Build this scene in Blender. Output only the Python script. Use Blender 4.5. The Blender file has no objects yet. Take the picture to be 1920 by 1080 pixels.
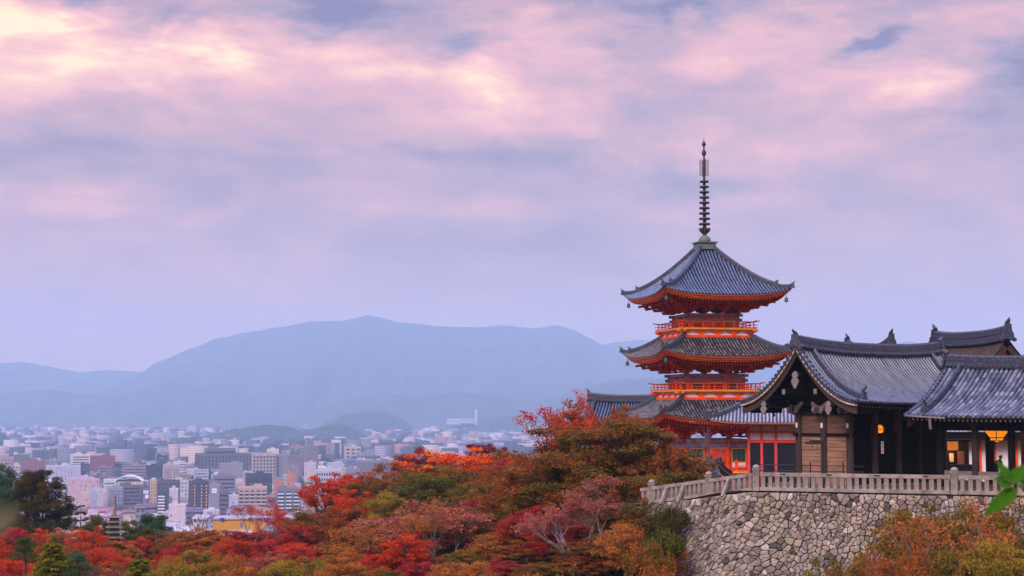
import bpy, math, random
import numpy as np
from mathutils import Vector, Matrix

random.seed(7)
scene = bpy.context.scene
COL = scene.collection
R = math.radians
PI = math.pi

# ------------------------------------------------------------------ camera
F = 3060.0                       # focal length in photo pixels (1920 wide)
HORIZON = 765.0
PITCH = math.atan((HORIZON - 540.0) / F)
EYE = Vector((0.0, 0.0, 4.5))
cam_data = bpy.data.cameras.new('camera')
cam_data.sensor_width = 36.0
cam_data.lens = 36.0 * F / 1920.0
cam_data.clip_start = 0.1
cam_data.clip_end = 40000.0
cam_data.dof.use_dof = True
cam_data.dof.focus_distance = 110.0
cam_data.dof.aperture_fstop = 6.5
cam = bpy.data.objects.new('camera', cam_data)
COL.objects.link(cam)
cam.location = EYE
cam.rotation_euler = (PI / 2 + PITCH, 0.0, 0.0)
scene.camera = cam


def at(px, py, Y):
    """world point that sits Y metres in front at a photo pixel"""
    u, v = (px - 960.0) / F, (540.0 - py) / F
    cp, sp = math.cos(PITCH), math.sin(PITCH)
    d = Vector((u, cp - v * sp, sp + v * cp))
    return EYE + d * (Y / d.y)


# ------------------------------------------------------------------ sky
SUN_EL, SUN_AZ = R(38.0), R(-150.0)      # soft light from behind the left shoulder
world = bpy.data.worlds.new('World')
scene.world = world
world.use_nodes = True
nt = world.node_tree
nt.nodes.clear()


class NT:
    """tiny helper for node trees"""
    def __init__(s, tree):
        s.t = tree

    def n(s, typ, **kw):
        nd = s.t.nodes.new(typ)
        for k, v in kw.items():
            setattr(nd, k, v)
        return nd

    def put(s, sock, v):
        if v is None:
            return
        if isinstance(v, bpy.types.NodeSocket):
            s.t.links.new(v, sock)
        else:
            sock.default_value = v

    def m(s, op, a, b=None, c=None, clamp=False):
        nd = s.n('ShaderNodeMath', operation=op, use_clamp=clamp)
        s.put(nd.inputs[0], a)
        s.put(nd.inputs[1], b)
        if c is not None:
            s.put(nd.inputs[2], c)
        return nd.outputs[0]

    def vm(s, op, a, b=None):
        nd = s.n('ShaderNodeVectorMath', operation=op)
        s.put(nd.inputs[0], a)
        s.put(nd.inputs[1], b)
        return nd.outputs[0]

    def sep(s, v):
        nd = s.n('ShaderNodeSeparateXYZ')
        s.put(nd.inputs[0], v)
        return nd.outputs

    def comb(s, x, y, z):
        nd = s.n('ShaderNodeCombineXYZ')
        for i, q in enumerate((x, y, z)):
            s.put(nd.inputs[i], q)
        return nd.outputs[0]

    def noise(s, vec, scale, detail=4.0, rough=0.55, dist=0.0):
        nd = s.n('ShaderNodeTexNoise')
        s.put(nd.inputs['Vector'], vec)
        nd.inputs['Scale'].default_value = scale
        nd.inputs['Detail'].default_value = detail
        nd.inputs['Roughness'].default_value = rough
        nd.inputs['Distortion'].default_value = dist
        return nd.outputs['Fac']

    def ramp(s, fac, stops, interp='LINEAR'):
        nd = s.n('ShaderNodeValToRGB')
        nd.color_ramp.interpolation = interp
        el = nd.color_ramp.elements
        while len(el) < len(stops):
            el.new(0.5)
        for e, (p, c) in zip(el, stops):
            e.position = p
            e.color = (c[0], c[1], c[2], 1.0)
        s.put(nd.inputs[0], fac)
        return nd.outputs[0]

    def mix(s, fac, a, b, blend='MIX'):
        nd = s.n('ShaderNodeMix', data_type='RGBA', blend_type=blend)
        s.put(nd.inputs[0], fac)
        for i, q in ((6, a), (7, b)):
            if not isinstance(q, bpy.types.NodeSocket):
                q = (q[0], q[1], q[2], 1.0)
            s.put(nd.inputs[i], q)
        return nd.outputs[2]


W = NT(nt)
gen = W.n('ShaderNodeTexCoord').outputs['Generated']
dx, dy, dz = W.sep(gen)
el = W.m('MAXIMUM', dz, 0.0)


def blob(px, py, rx, ry, tilt=0.0):
    """soft spot of the cloud deck around one compass direction (falls off by angle)"""
    X, Z = (px - 960.0) / F, (HORIZON - py) / F
    ddx, ddz = W.m('SUBTRACT', dx, X), W.m('SUBTRACT', dz, Z)
    ddz = W.m('SUBTRACT', ddz, W.m('MULTIPLY', ddx, tilt))
    q = W.m('ADD', W.m('POWER', W.m('DIVIDE', ddx, rx / F), 2.0), W.m('POWER', W.m('DIVIDE', ddz, ry / F), 2.0))
    front = W.m('GREATER_THAN', dy, 0.0)
    return W.m('MULTIPLY', W.m('POWER', 2.718, W.m('MULTIPLY', q, -1.0)), front)


warp = W.noise(gen, 6.0, 3.0)
cv = W.comb(W.m('ADD', dx, W.m('MULTIPLY', warp, 0.06)), dy, W.m('ADD', W.m('MULTIPLY', dz, 2.3), W.m('MULTIPLY', dx, 0.10)))
n1 = W.noise(cv, 6.5, 9.0, 0.60, 0.5)
n2 = W.noise(cv, 22.0, 8.0, 0.64, 0.3)
n3 = W.noise(W.comb(dx, dy, W.m('ADD', W.m('MULTIPLY', dz, 5.5), W.m('MULTIPLY', dx, -0.25))), 11.0, 7.0, 0.6, 0.4)
# ragged edges for the larger cloud masses
jx, jz = W.noise(cv, 14.0, 6.0, 0.62), W.noise(W.vm('ADD', cv, (7.3, 1.7, 3.1)), 17.0, 6.0, 0.62)
dx = W.m('ADD', dx, W.m('MULTIPLY', W.m('SUBTRACT', jx, 0.5), 0.11))
dz = W.m('ADD', dz, W.m('MULTIPLY', W.m('SUBTRACT', jz, 0.5), 0.055))
val = W.m('ADD', W.m('MULTIPLY', W.m('SUBTRACT', n1, 0.5), 1.5), W.m('MULTIPLY', W.m('SUBTRACT', n2, 0.5), 0.75))
val = W.m('ADD', val, W.m('MULTIPLY', W.m('SUBTRACT', n3, 0.5), 0.75))
calm = W.m('ADD', 0.42, W.m('MULTIPLY', W.m('MINIMUM', el, 0.24), 2.2))      # quieter cloud toward the horizon
val = W.m('MULTIPLY', val, calm)
grad = W.m('MULTIPLY', W.m('MINIMUM', el, 0.22), 1.9)
val = W.m('ADD', W.m('ADD', val, 0.14), grad)
for (px, py, rx, ry, amp, tilt) in SKY_BLOBS if 'SKY_BLOBS' in globals() else (
        (230, 150, 320, 95, 0.36, 0.0), (100, 100, 170, 50, 0.20, 0.0), (380, 110, 90, 35, 0.22, 0.1),
        (1000, 190, 420, 90, 0.12, 0.06), (1500, 150, 300, 80, 0.06, 0.0), (1710, 205, 90, 30, 0.30, 0.25),
        (740, 50, 170, 55, -0.46, -0.1), (860, 90, 90, 25, -0.3, 0.25), (1245, 48, 50, 18, -0.45, 0.0),
        (1620, 98, 55, 18, -0.45, 0.3), (1890, 160, 100, 60, -0.75, 0.1), (620, 45, 80, 32, -0.32, 0.1), (1050, 12, 220, 28, -0.36, 0.0), (1640, 100, 70, 20, -0.25, 0.3), (1400, 20, 250, 40, -0.3, 0.0),
        (120, 15, 160, 25, -0.45, 0.0), (350, 50, 120, 30, -0.25, 0.0),
        (200, 300, 300, 38, -0.30, 0.0), (900, 480, 400, 50, -0.20, 0.0), (560, 480, 110, 55, 0.20, 0.3),
        (200, 385, 170, 20, 0.26, 0.0), (1250, 330, 300, 28, -0.26, -0.1), (700, 295, 260, 20, -0.22, 0.0),
        (1500, 285, 300, 26, 0.16, 0.0), (1750, 400, 260, 40, -0.14, 0.05), (420, 395, 50, 26, 0.16, 0.6), (850, 390, 300, 25, 0.14, 0.0)):
    val = W.m('ADD', val, W.m('MULTIPLY', blob(px, py, rx, ry, tilt), amp))
cloud_col = W.ramp(val, [(0.0, (0.165, 0.135, 0.230)), (0.24, (0.29, 0.215, 0.285)), (0.48, (0.49, 0.285, 0.305)),
                         (0.70, (0.73, 0.365, 0.345)), (0.88, (0.92, 0.520, 0.38)), (1.0, (1.02, 0.74, 0.42))])
glow = W.ramp(el, [(0.0, (1, 1, 1)), (0.09, (.45, .45, .45)), (0.22, (0, 0, 0))])      # the last warm light low over the hills
cloud_col = W.mix(W.m('MULTIPLY', glow, 0.75), cloud_col, (0.56, 0.25, 0.11))
high = W.ramp(el, [(0.27, (0, 0, 0)), (0.55, (1, 1, 1))])             # the lavender-blue deck overhead
cloud_col = W.mix(high, cloud_col, W.mix(n1, (0.66, 0.76, 1.45), (0.98, 1.02, 1.85)))
bg_cloud = W.n('ShaderNodeBackground')
W.put(bg_cloud.inputs[0], cloud_col)
bg_cloud.inputs[1].default_value = 1.1
sky = W.n('ShaderNodeTexSky', sky_type='NISHITA')
sky.sun_disc = False
sky.sun_elevation = SUN_EL
sky.sun_rotation = SUN_AZ
bg_sky = W.n('ShaderNodeBackground')
W.put(bg_sky.inputs[0], sky.outputs[0])
bg_sky.inputs[1].default_value = 0.08
mixs = W.n('ShaderNodeMixShader')
mixs.inputs[0].default_value = 0.90
nt.links.new(bg_sky.outputs[0], mixs.inputs[1])
nt.links.new(bg_cloud.outputs[0], mixs.inputs[2])
outw = W.n('ShaderNodeOutputWorld')
nt.links.new(mixs.outputs[0], outw.inputs[0])

# ------------------------------------------------------------------ the one sun
sun_data = bpy.data.lights.new('sun', 'SUN')
sun_data.energy = 2.2
sun_data.angle = R(24.0)
sun_data.color = (1.0, 0.83, 0.70)
sun = bpy.data.objects.new('sun', sun_data)
COL.objects.link(sun)
sdir = Vector((math.sin(SUN_AZ) * math.cos(SUN_EL), math.cos(SUN_AZ) * math.cos(SUN_EL), math.sin(SUN_EL)))
sun.rotation_euler = sdir.to_track_quat('Z', 'Y').to_euler()
sun.location = (-40, -40, 80)

# ------------------------------------------------------------------ exposure and render
vs = scene.view_settings
vs.view_transform = 'Standard'
vs.look = 'None'
vs.exposure = 0.40
vs.gamma = 1.0
scene.render.engine = 'CYCLES'
cy = scene.cycles
cy.use_denoising = True
cy.max_bounces = 5
cy.diffuse_bounces = 3
cy.glossy_bounces = 2
cy.transmission_bounces = 2
cy.volume_bounces = 3
cy.caustics_reflective = False
cy.caustics_refractive = False

# ------------------------------------------------------------------ helpers: mesh collecting
class MB:
    """collects faces and links them as ONE mesh object"""
    def __init__(s, M=None):
        s.v, s.f, s.uv, s.sm, s.M = [], [], [], [], M
        s.cols = []
        s.col = None
        s.mi, s.mis = 0, []

    def add(s, pts, faces, uvs=None, smooth=False):
        b = len(s.v)
        if s.M is not None:
            pts = [s.M @ Vector(p) for p in pts]
        s.v.extend([tuple(p) for p in pts])
        for i, fc in enumerate(faces):
            s.f.append([b + k for k in fc])
            s.uv.append(uvs[i] if uvs else None)
            s.sm.append(smooth)
            s.cols.append(s.col)
            s.mis.append(s.mi)
        return s

    def box(s, c, size, rz=0.0, rx=0.0):
        hx, hy, hz = size[0] / 2, size[1] / 2, size[2] / 2
        P = [Vector((x, y, z)) for x in (-hx, hx) for y in (-hy, hy) for z in (-hz, hz)]
        if rx:
            P = [Matrix.Rotation(rx, 3, 'X') @ p for p in P]
        if rz:
            P = [Matrix.Rotation(rz, 3, 'Z') @ p for p in P]
        P = [p + Vector(c) for p in P]
        return s.add(P, [(0, 1, 3, 2), (4, 6, 7, 5), (0, 4, 5, 1), (2, 3, 7, 6), (0, 2, 6, 4), (1, 5, 7, 3)])

    def lim(s, x0, x1, y0, y1, z0, z1):
        return s.box(((x0 + x1) / 2, (y0 + y1) / 2, (z0 + z1) / 2), (x1 - x0, y1 - y0, z1 - z0))

    def beam(s, a, b, w, h, up=(0, 0, 1)):
        """rectangular bar from a to b, w wide and h high"""
        a, b = Vector(a), Vector(b)
        d = (b - a).normalized()
        sd = d.cross(Vector(up))
        if sd.length < 1e-4:
            sd = d.cross(Vector((1, 0, 0)))
        sd.normalize()
        u = sd.cross(d)
        P = []
        for e in (a, b):
            for q, r in ((-1, -1), (1, -1), (1, 1), (-1, 1)):
                P.append(e + sd * (w / 2 * q) + u * (h / 2 * r))
        return s.add(P, [(3, 2, 1, 0), (4, 5, 6, 7), (0, 1, 5, 4), (1, 2, 6, 5), (2, 3, 7, 6), (3, 0, 4, 7)])

    def sweep(s, pts, w, h, up=(0, 0, 1), w1=None, h1=None):
        """rectangular section along a polyline"""
        pts = [Vector(p) for p in pts]
        P, n = [], len(pts)
        for i, p in enumerate(pts):
            d = (pts[min(i + 1, n - 1)] - pts[max(i - 1, 0)]).normalized()
            sd = d.cross(Vector(up)).normalized()
            u = sd.cross(d)
            k = i / max(1, n - 1)
            ww = w + ((w1 if w1 is not None else w) - w) * k
            hh = h + ((h1 if h1 is not None else h) - h) * k
            for q, r in ((-1, 0), (1, 0), (1, 1), (-1, 1)):
                P.append(p + sd * (ww / 2 * q) + u * (hh * r))
        fc = [(3, 2, 1, 0), tuple(4 * (n - 1) + k for k in range(4))]
        for i in range(n - 1):
            for k in range(4):
                a, b = 4 * i + k, 4 * i + (k + 1) % 4
                fc.append((a, b, b + 4, a + 4))
        return s.add(P, fc)

    def tube(s, pts, radii, n=8, cap=True, smooth=True):
        pts = [Vector(p) for p in pts]
        if not hasattr(radii, '__len__'):
            radii = [radii] * len(pts)
        P, m = [], len(pts)
        ref = None
        for i, p in enumerate(pts):
            d = (pts[min(i + 1, m - 1)] - pts[max(i - 1, 0)])
            d = d.normalized() if d.length > 1e-9 else Vector((0, 0, 1))
            if ref is None:
                ref = d.orthogonal().normalized()
            ref = (ref - d * ref.dot(d))
            ref = ref.normalized() if ref.length > 1e-6 else d.orthogonal().normalized()
            b = d.cross(ref)
            for k in range(n):
                a = 2 * PI * k / n
                P.append(p + (ref * math.cos(a) + b * math.sin(a)) * radii[i])
        fc = [(n * i + k, n * i + (k + 1) % n, n * (i + 1) + (k + 1) % n, n * (i + 1) + k) for i in range(m - 1) for k in range(n)]
        s.add(P, fc, smooth=smooth)
        if cap:
            b0 = [P[k] for k in range(n)][::-1]
            b1 = [P[n * (m - 1) + k] for k in range(n)]
            s.add(b0, [tuple(range(n))])
            s.add(b1, [tuple(range(n))])
        return s

    def lathe(s, prof, c=(0, 0, 0), n=16, smooth=True):
        """prof: list of (radius, z)"""
        P = []
        for r, z in prof:
            for k in range(n):
                a = 2 * PI * k / n
                P.append((c[0] + r * math.cos(a), c[1] + r * math.sin(a), c[2] + z))
        m = len(prof)
        fc = [(n * i + k, n * i + (k + 1) % n, n * (i + 1) + (k + 1) % n, n * (i + 1) + k) for i in range(m - 1) for k in range(n)]
        fc.append(tuple(range(n))[::-1])
        fc.append(tuple(n * (m - 1) + k for k in range(n)))
        return s.add(P, fc, smooth=smooth)

    def prism(s, outline, o, u, v, depth):
        """flat outline [(a,b)] in the plane o + a*u + b*v, given a thickness along u x v"""
        o, u, v = Vector(o), Vector(u), Vector(v)
        nrm = u.cross(v).normalized() * depth
        A = [o + u * a + v * b for a, b in outline]
        n = len(A)
        P = A + [p + nrm for p in A]
        fc = [tuple(range(n))[::-1], tuple(range(n, 2 * n))]
        fc += [(k, (k + 1) % n, n + (k + 1) % n, n + k) for k in range(n)]
        return s.add(P, fc)

    def quad(s, a, b, c, d, uv=None):
        return s.add([a, b, c, d], [(0, 1, 2, 3)], [uv] if uv else None)

    def grid(s, fn, nu, nv, uvfn=None, smooth=True):
        P = [fn(i / nu, j / nv) for j in range(nv + 1) for i in range(nu + 1)]
        fc, uvs = [], []
        for j in range(nv):
            for i in range(nu):
                a = j * (nu + 1) + i
                fc.append((a, a + 1, a + nu + 2, a + nu + 1))
                if uvfn:
                    uvs.append([uvfn(i / nu, j / nv), uvfn((i + 1) / nu, j / nv), uvfn((i + 1) / nu, (j + 1) / nv), uvfn(i / nu, (j + 1) / nv)])
        return s.add(P, fc, uvs if uvfn else None, smooth)

    def mesh(s, name, material=None):
        me = bpy.data.meshes.new(name)
        me.from_pydata(s.v, [], s.f)
        if any(u is not None for u in s.uv):
            lay = me.uv_layers.new(name='UVMap')
            flat = []
            for fc, u in zip(s.f, s.uv):
                flat.extend(c for q in (u if u is not None else [(0.0, 0.0)] * len(fc)) for c in q)
            lay.data.foreach_set('uv', flat)
        if any(c is not None for c in s.cols):
            at_ = me.attributes.new('tint', 'FLOAT', 'FACE')
            at_.data.foreach_set('value', [0.5 if c is None else c for c in s.cols])
        me.polygons.foreach_set('use_smooth', s.sm)
        for q in (material if isinstance(material, (list, tuple)) else [material]):
            if q:
                me.materials.append(q)
        if any(s.mis):
            me.polygons.foreach_set('material_index', s.mis)
        me.update()
        return me

    def build(s, name, material, parent=None):
        return link(name, s.mesh(name, material), parent)


def link(name, data, parent=None, loc=None, rz=0.0):
    o = bpy.data.objects.new(name, data)
    COL.objects.link(o)
    if parent is not None:
        o.parent = parent
    if loc is not None:
        o.location = loc
    if rz:
        o.rotation_euler = (0, 0, rz)
    return o


def tag(o, label, cat, group=None, kind=None):
    o['label'] = label
    o['category'] = cat
    if group:
        o['group'] = group
    if kind:
        o['kind'] = kind
    return o


def thing(name, label, cat, loc=(0, 0, 0), rz=0.0, group=None):
    o = link(name, None, None, loc, rz)
    o.empty_display_size = 0.5
    return tag(o, label, cat, group)


def structure(o, kind='structure'):
    o['kind'] = kind
    return o


ORD = ['first', 'second', 'third', 'fourth', 'fifth', 'sixth', 'seventh', 'eighth', 'ninth', 'tenth', 'eleventh', 'twelfth']

# ------------------------------------------------------------------ helpers: materials
MATS = {}


def new_mat(name):
    m = bpy.data.materials.new(name)
    m.use_nodes = True
    t = m.node_tree
    t.nodes.clear()
    T = NT(t)
    out = T.n('ShaderNodeOutputMaterial')
    b = T.n('ShaderNodeBsdfPrincipled')
    t.links.new(b.outputs[0], out.inputs[0])
    MATS[name] = m
    return m, T, b, out


def sh(c, k):
    return (c[0] * k, c[1] * k, c[2] * k)


def mat(name, col, rough=0.7, var=0.25, scale=3.0, bump=0.0, bscale=None, spec=0.4, metal=0.0, col2=None, stretch=None, detail=5.0):
    """painted / weathered surface: two tones broken up by noise, optional grain"""
    m, T, b, out = new_mat(name)
    co = T.n('ShaderNodeTexCoord').outputs['Object']
    if stretch:
        co = T.vm('MULTIPLY', co, stretch)
    nz = T.noise(co, scale, detail, 0.6)
    c2 = col2 if col2 else sh(col, 1.0 + var)
    T.put(b.inputs['Base Color'], T.ramp(nz, [(0.3, sh(col, 1.0 - var)), (0.5, col), (0.72, c2)]))
    b.inputs['Roughness'].default_value = rough
    b.inputs['Specular IOR Level'].default_value = spec
    b.inputs['Metallic'].default_value = metal
    if bump:
        bp = T.n('ShaderNodeBump')
        bp.inputs['Strength'].default_value = bump
        bp.inputs['Distance'].default_value = 0.05
        T.put(bp.inputs['Height'], T.noise(co, bscale or scale * 3, 6.0, 0.6))
        T.put(b.inputs['Normal'], bp.outputs[0])
    return m


def mat_tile(name, dark, mid, light, rough=0.42, moss=None, p=(0.25, 0.6, 0.95), along=1.0, each=0.62, lapk=0.6):
    """fired roof tiles: every tile has its own tone (UV.x = row, UV.y = tiles along the row)"""
    m, T, b, out = new_mat(name)
    uv = T.n('ShaderNodeTexCoord').outputs['UV']
    x, y, _ = T.sep(uv)
    cell = T.comb(T.m('FLOOR', T.m('ADD', x, 0.5)), T.m('FLOOR', T.m('MULTIPLY', y, along)), 0.0)
    wn = T.n('ShaderNodeTexWhiteNoise', noise_dimensions='2D')
    T.put(wn.inputs['Vector'], cell)
    ob = T.n('ShaderNodeTexCoord').outputs['Object']
    big = T.noise(ob, 0.8, 4.0, 0.6)
    f = T.m('ADD', T.m('MULTIPLY', wn.outputs['Value'], each), T.m('MULTIPLY', big, 1.0 - each))
    c = T.ramp(f, [(p[0], dark), (p[1], mid), (p[2], light)])
    if moss:
        c = T.mix(T.ramp(T.noise(ob, 1.7, 6.0, 0.7), [(0.48, (0, 0, 0)), (0.62, (1, 1, 1))]), c, moss)
    # the lap between one tile and the next
    fr = T.m('FRACT', T.m('MULTIPLY', y, along))
    lap = T.m('LESS_THAN', fr, 0.10)
    c = T.mix(T.m('MULTIPLY', lap, lapk), c, sh(dark, 0.45))
    pan = T.m('GREATER_THAN', x, 450.0)
    c = T.mix(T.m('MULTIPLY', pan, 0.92), c, sh(dark, 0.22))
    T.put(b.inputs['Base Color'], c)
    T.put(b.inputs['Roughness'], T.m('ADD', T.m('ADD', rough - 0.1, T.m('MULTIPLY', wn.outputs['Value'], 0.25)), T.m('MULTIPLY', pan, 0.45)))
    T.put(b.inputs['Specular IOR Level'], T.m('MULTIPLY', T.m('SUBTRACT', 1.0, pan), 0.48))
    return m


def mat_leaf(name, a, bcol, c, trans=0.35):
    """autumn leaves: every spray has its own tint between three leaf colours"""
    m, T, b, out = new_mat(name)
    at_ = T.n('ShaderNodeAttribute', attribute_name='tint')
    col = T.ramp(at_.outputs['Fac'], [(0.08, a), (0.5, bcol), (0.92, c)])
    T.put(b.inputs['Base Color'], col)
    b.inputs['Roughness'].default_value = 0.6
    b.inputs['Specular IOR Level'].default_value = 0.05
    tr = T.n('ShaderNodeBsdfTranslucent')
    T.put(tr.inputs[0], col)
    mx = T.n('ShaderNodeMixShader')
    mx.inputs[0].default_value = trans
    T.t.links.new(b.outputs[0], mx.inputs[1])
    T.t.links.new(tr.outputs[0], mx.inputs[2])
    T.t.links.new(mx.outputs[0], out.inputs[0])
    return m


def mat_emit(name, col, strength, col2=None):
    m, T, b, out = new_mat(name)
    b.inputs['Base Color'].default_value = (*sh(col, 0.6), 1)
    co = T.n('ShaderNodeTexCoord').outputs['Object']
    T.put(b.inputs['Emission Color'], T.ramp(T.noise(co, 6.0, 2.0), [(0.3, col), (0.7, col2 or col)]))
    b.inputs['Emission Strength'].default_value = strength
    return m


VERMILION = mat('vermilion_paint', (0.86, 0.072, 0.004), 0.55, 0.32, 1.3, spec=0.15, col2=(0.90, 0.115, 0.010))
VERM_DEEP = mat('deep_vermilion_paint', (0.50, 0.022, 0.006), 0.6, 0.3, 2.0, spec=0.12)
YELLOW = mat('yellow_ochre_paint', (0.85, 0.34, 0.03), 0.5, 0.15, 3.0)
WHITE = mat('white_plaster', (0.82, 0.74, 0.72), 0.8, 0.06, 2.0)
PATTERN = mat('patterned_grey_lintel', (0.20, 0.17, 0.22), 0.6, 0.45, 7.0, col2=(0.36, 0.27, 0.28))
GREEN = mat('green_window_paint', (0.016, 0.10, 0.07), 0.5, 0.2, 3.0)
BRONZE = mat('green_bronze', (0.03, 0.09, 0.095), 0.45, 0.35, 8.0, metal=0.5)
IRON = mat('dark_finial_bronze', (0.045, 0.036, 0.042), 0.5, 0.45, 6.0, metal=0.3, col2=(0.11, 0.10, 0.075))
VERDI = mat('verdigris_copper', (0.11, 0.17, 0.13), 0.6, 0.45, 5.0, col2=(0.22, 0.15, 0.08))
BLACK = mat('black_iron', (0.012, 0.012, 0.014), 0.45, 0.2, 5.0)
TIMBER = mat('dark_weathered_timber', (0.040, 0.023, 0.018), 0.75, 0.4, 2.0, bump=0.3, stretch=(4, 4, 0.6))
TIMBER_D = mat('shade_dark_timber', (0.0065, 0.0045, 0.0045), 0.85, 0.4, 2.0, spec=.15)  # dark timber, base colour taken near-black to deepen the interior shade
TIMBER_G = mat('grey_weathered_timber', (0.17, 0.13, 0.125), 0.8, 0.35, 2.0, bump=0.2, stretch=(1, 6, 6))
PALEWOOD = mat('pale_painted_wood', (0.20, 0.16, 0.155), 0.8, 0.25, 4.0)
VERGE = mat('verge_board', (0.50, 0.38, 0.28), 0.7, 0.35, 1.5)
STONE = mat('grey_granite', (0.27, 0.22, 0.18), 0.85, 0.55, 1.5, bump=0.35, bscale=14, col2=(0.40, 0.33, 0.28), detail=8.0)
STONE_D = mat('dark_mossy_granite', (0.15, 0.13, 0.10), 0.9, 0.4, 1.6, bump=0.3, bscale=12, col2=(0.20, 0.15, 0.12))
TILE_TOP = mat_tile('slate_blue_tile', (0.050, 0.066, 0.115), (0.10, 0.122, 0.19), (0.17, 0.195, 0.27), 0.36, each=.3, lapk=.35)
TILE_LOW = mat_tile('brown_weathered_tile', (0.040, 0.036, 0.045), (0.095, 0.085, 0.09), (0.22, 0.17, 0.13), 0.5, p=(0.25, 0.55, 0.9))
TILE_GATE = mat_tile('smoked_grey_tile', (0.045, 0.050, 0.076), (0.092, 0.098, 0.134), (0.145, 0.15, 0.195), 0.34, each=.3, lapk=.35)
TILE_WING = mat_tile('patchy_grey_tile', (0.045, 0.050, 0.075), (0.10, 0.105, 0.14), (0.25, 0.25, 0.31), 0.36, p=(0.2, 0.5, 0.92))
TILE_PALE = mat_tile('new_pale_grey_tile', (0.22, 0.21, 0.25), (0.30, 0.29, 0.33), (0.38, 0.36, 0.40), 0.4)
RIDGE = mat('dark_ridge_tile', (0.035, 0.040, 0.062), 0.42, 0.4, 5.0, spec=0.5, col2=(0.085, 0.09, 0.125))
RIDGE_G = mat('grey_ridge_tile', (0.042, 0.046, 0.068), 0.4, 0.4, 5.0, spec=0.5, col2=(0.095, 0.10, 0.135))
BARK = mat('cypress_bark_thatch', (0.050, 0.026, 0.018), 0.95, 0.4, 3.0, bump=0.4, col2=(0.085, 0.045, 0.03))
EARTH = mat('leafy_earth', (0.055, 0.042, 0.020), 0.95, 0.5, 0.6, col2=(0.11, 0.045, 0.02))
GRAVEL = mat('pale_gravel', (0.28, 0.24, 0.21), 0.95, 0.2, 1.5)
LANTERN = mat_emit('lit_paper_lantern', (0.80, 0.25, 0.010), 1.0, (0.66, 0.16, 0.006))
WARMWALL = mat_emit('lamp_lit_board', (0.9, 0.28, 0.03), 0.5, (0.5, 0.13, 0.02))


# ------------------------------------------------------------------ helpers: tiled roofs
def tile_rows(mb, P, rows, t0, r=0.085, n=10, tile=0.36, cap=True, lift=0.0):
    """half-round cover tiles swept down a slope; P(s,t) is the slope, one row per value of s"""
    ang = [PI * k / 4 for k in range(5)]
    for i, s in enumerate(rows):
        a = t0(s) if callable(t0) else t0
        if a > 0.97:
            continue
        pts, cum, ring = [], 0.0, []
        jr, jp = 1.0 + .10 * math.sin(i * 12.9898 + s * 3.1), i * 4.7
        prev = None
        for j in range(n + 1):
            t = a + (1.0 - a) * j / n
            p = P(s, t)
            ds = (P(s + 0.02, t) - P(s - 0.02, t)).normalized()
            dt = (P(s, min(1.0, t + 0.02)) - P(s, max(0.0, t - 0.02))).normalized()
            nr = ds.cross(dt)
            if nr.z < 0:
                nr = -nr
            nr.normalize()
            if prev is not None:
                cum += (p - prev).length
            prev = p
            for q in ang:
                pts.append(p + ds * (math.cos(q) * r * jr + .010 * math.sin(jp + j * 2.3)) + nr * (math.sin(q) * r * jr + lift + .008 * math.sin(jp * 1.7 + j * 3.1)))
            ring.append(cum / tile)
        fc, uv = [], []
        for j in range(n):
            for k in range(4):
                b = 5 * j + k
                fc.append((b, b + 1, b + 6, b + 5))
                uv.append([(i, ring[j]), (i, ring[j]), (i, ring[j + 1]), (i, ring[j + 1])])
        mb.add(pts, fc, uv, True)
        if cap:
            e = pts[-5:]
            dn = Vector((0, 0, -r * 0.7))
            mb.add(e + [e[4] + dn, e[0] + dn], [(0, 1, 2, 3, 4, 5, 6)], [[(i, 900.3)] * 7])


def slope_bed(mb, P, s0, s1, t0=0.0, ns=24, ntt=10, tile=0.36, length=4.0):
    mb.grid(lambda u, v: P(s0 + (s1 - s0) * u, t0 + (1 - t0) * v), ns, ntt,
            lambda u, v: (500 + round(u * 60), v * length / tile), True)


def ridge_end(mb, p, out, up=0.5, w=0.34, h=0.55):
    """demon-tile block closing a ridge, with a horn that curls up"""
    p, out = Vector(p), Vector((out[0], out[1], 0)).normalized()
    sd = Vector((-out.y, out.x, 0))
    prof = [(-w * .75, 0), (w * .75, 0), (w * .62, h * .45), (w * .45, h * .5), (w * .38, h), (-w * .38, h), (-w * .45, h * .5), (-w * .62, h * .45)]
    mb.prism(prof, p - out * 0.02, sd, (0, 0, 1), 0.16 if sd.cross(Vector((0, 0, 1))).dot(out) > 0 else -0.16)
    top = p + Vector((0, 0, h))
    pts = [top - out * .1, top + out * .06 + Vector((0, 0, up * .3)), top + out * .2 + Vector((0, 0, up * .62)), top + out * .26 + Vector((0, 0, up))]
    mb.tube(pts, [w * .26, w * .24, w * .17, w * .05], 6)


def lamp_in(root, watts, off):
    """the light a lit lantern gives to what is round it"""
    ld = bpy.data.lights.new('lantern_light', 'POINT')
    ld.energy, ld.color, ld.shadow_soft_size = watts, (1.0, .42, .10), .25
    lo = link('lantern_light', ld, root)
    lo.location = off

# ================================================================== three storey pagoda
PZ = -2.3                                # ground under the pagoda
pagoda = thing('pagoda', 'tall vermilion three-storey pagoda with blue-grey tiled roofs and a long ringed spire', 'pagoda', (17.56, 148.0, PZ), R(13.0))


def zl(z):
    return z - PZ


def side(k):
    return Matrix.Rotation(k * PI / 2, 4, 'Z')


def roof_profile(w0, w1, zt, ze, lift, c):
    def P(s, t):
        w = w0 + (w1 - w0) * t
        p = t * (1 + c) - c * t * t
        z = zt - (zt - ze) * p + lift * (min(1.15, abs(s) / w1) ** 3.2) * t * t
        return Vector((s, -w, z))
    return P


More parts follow.
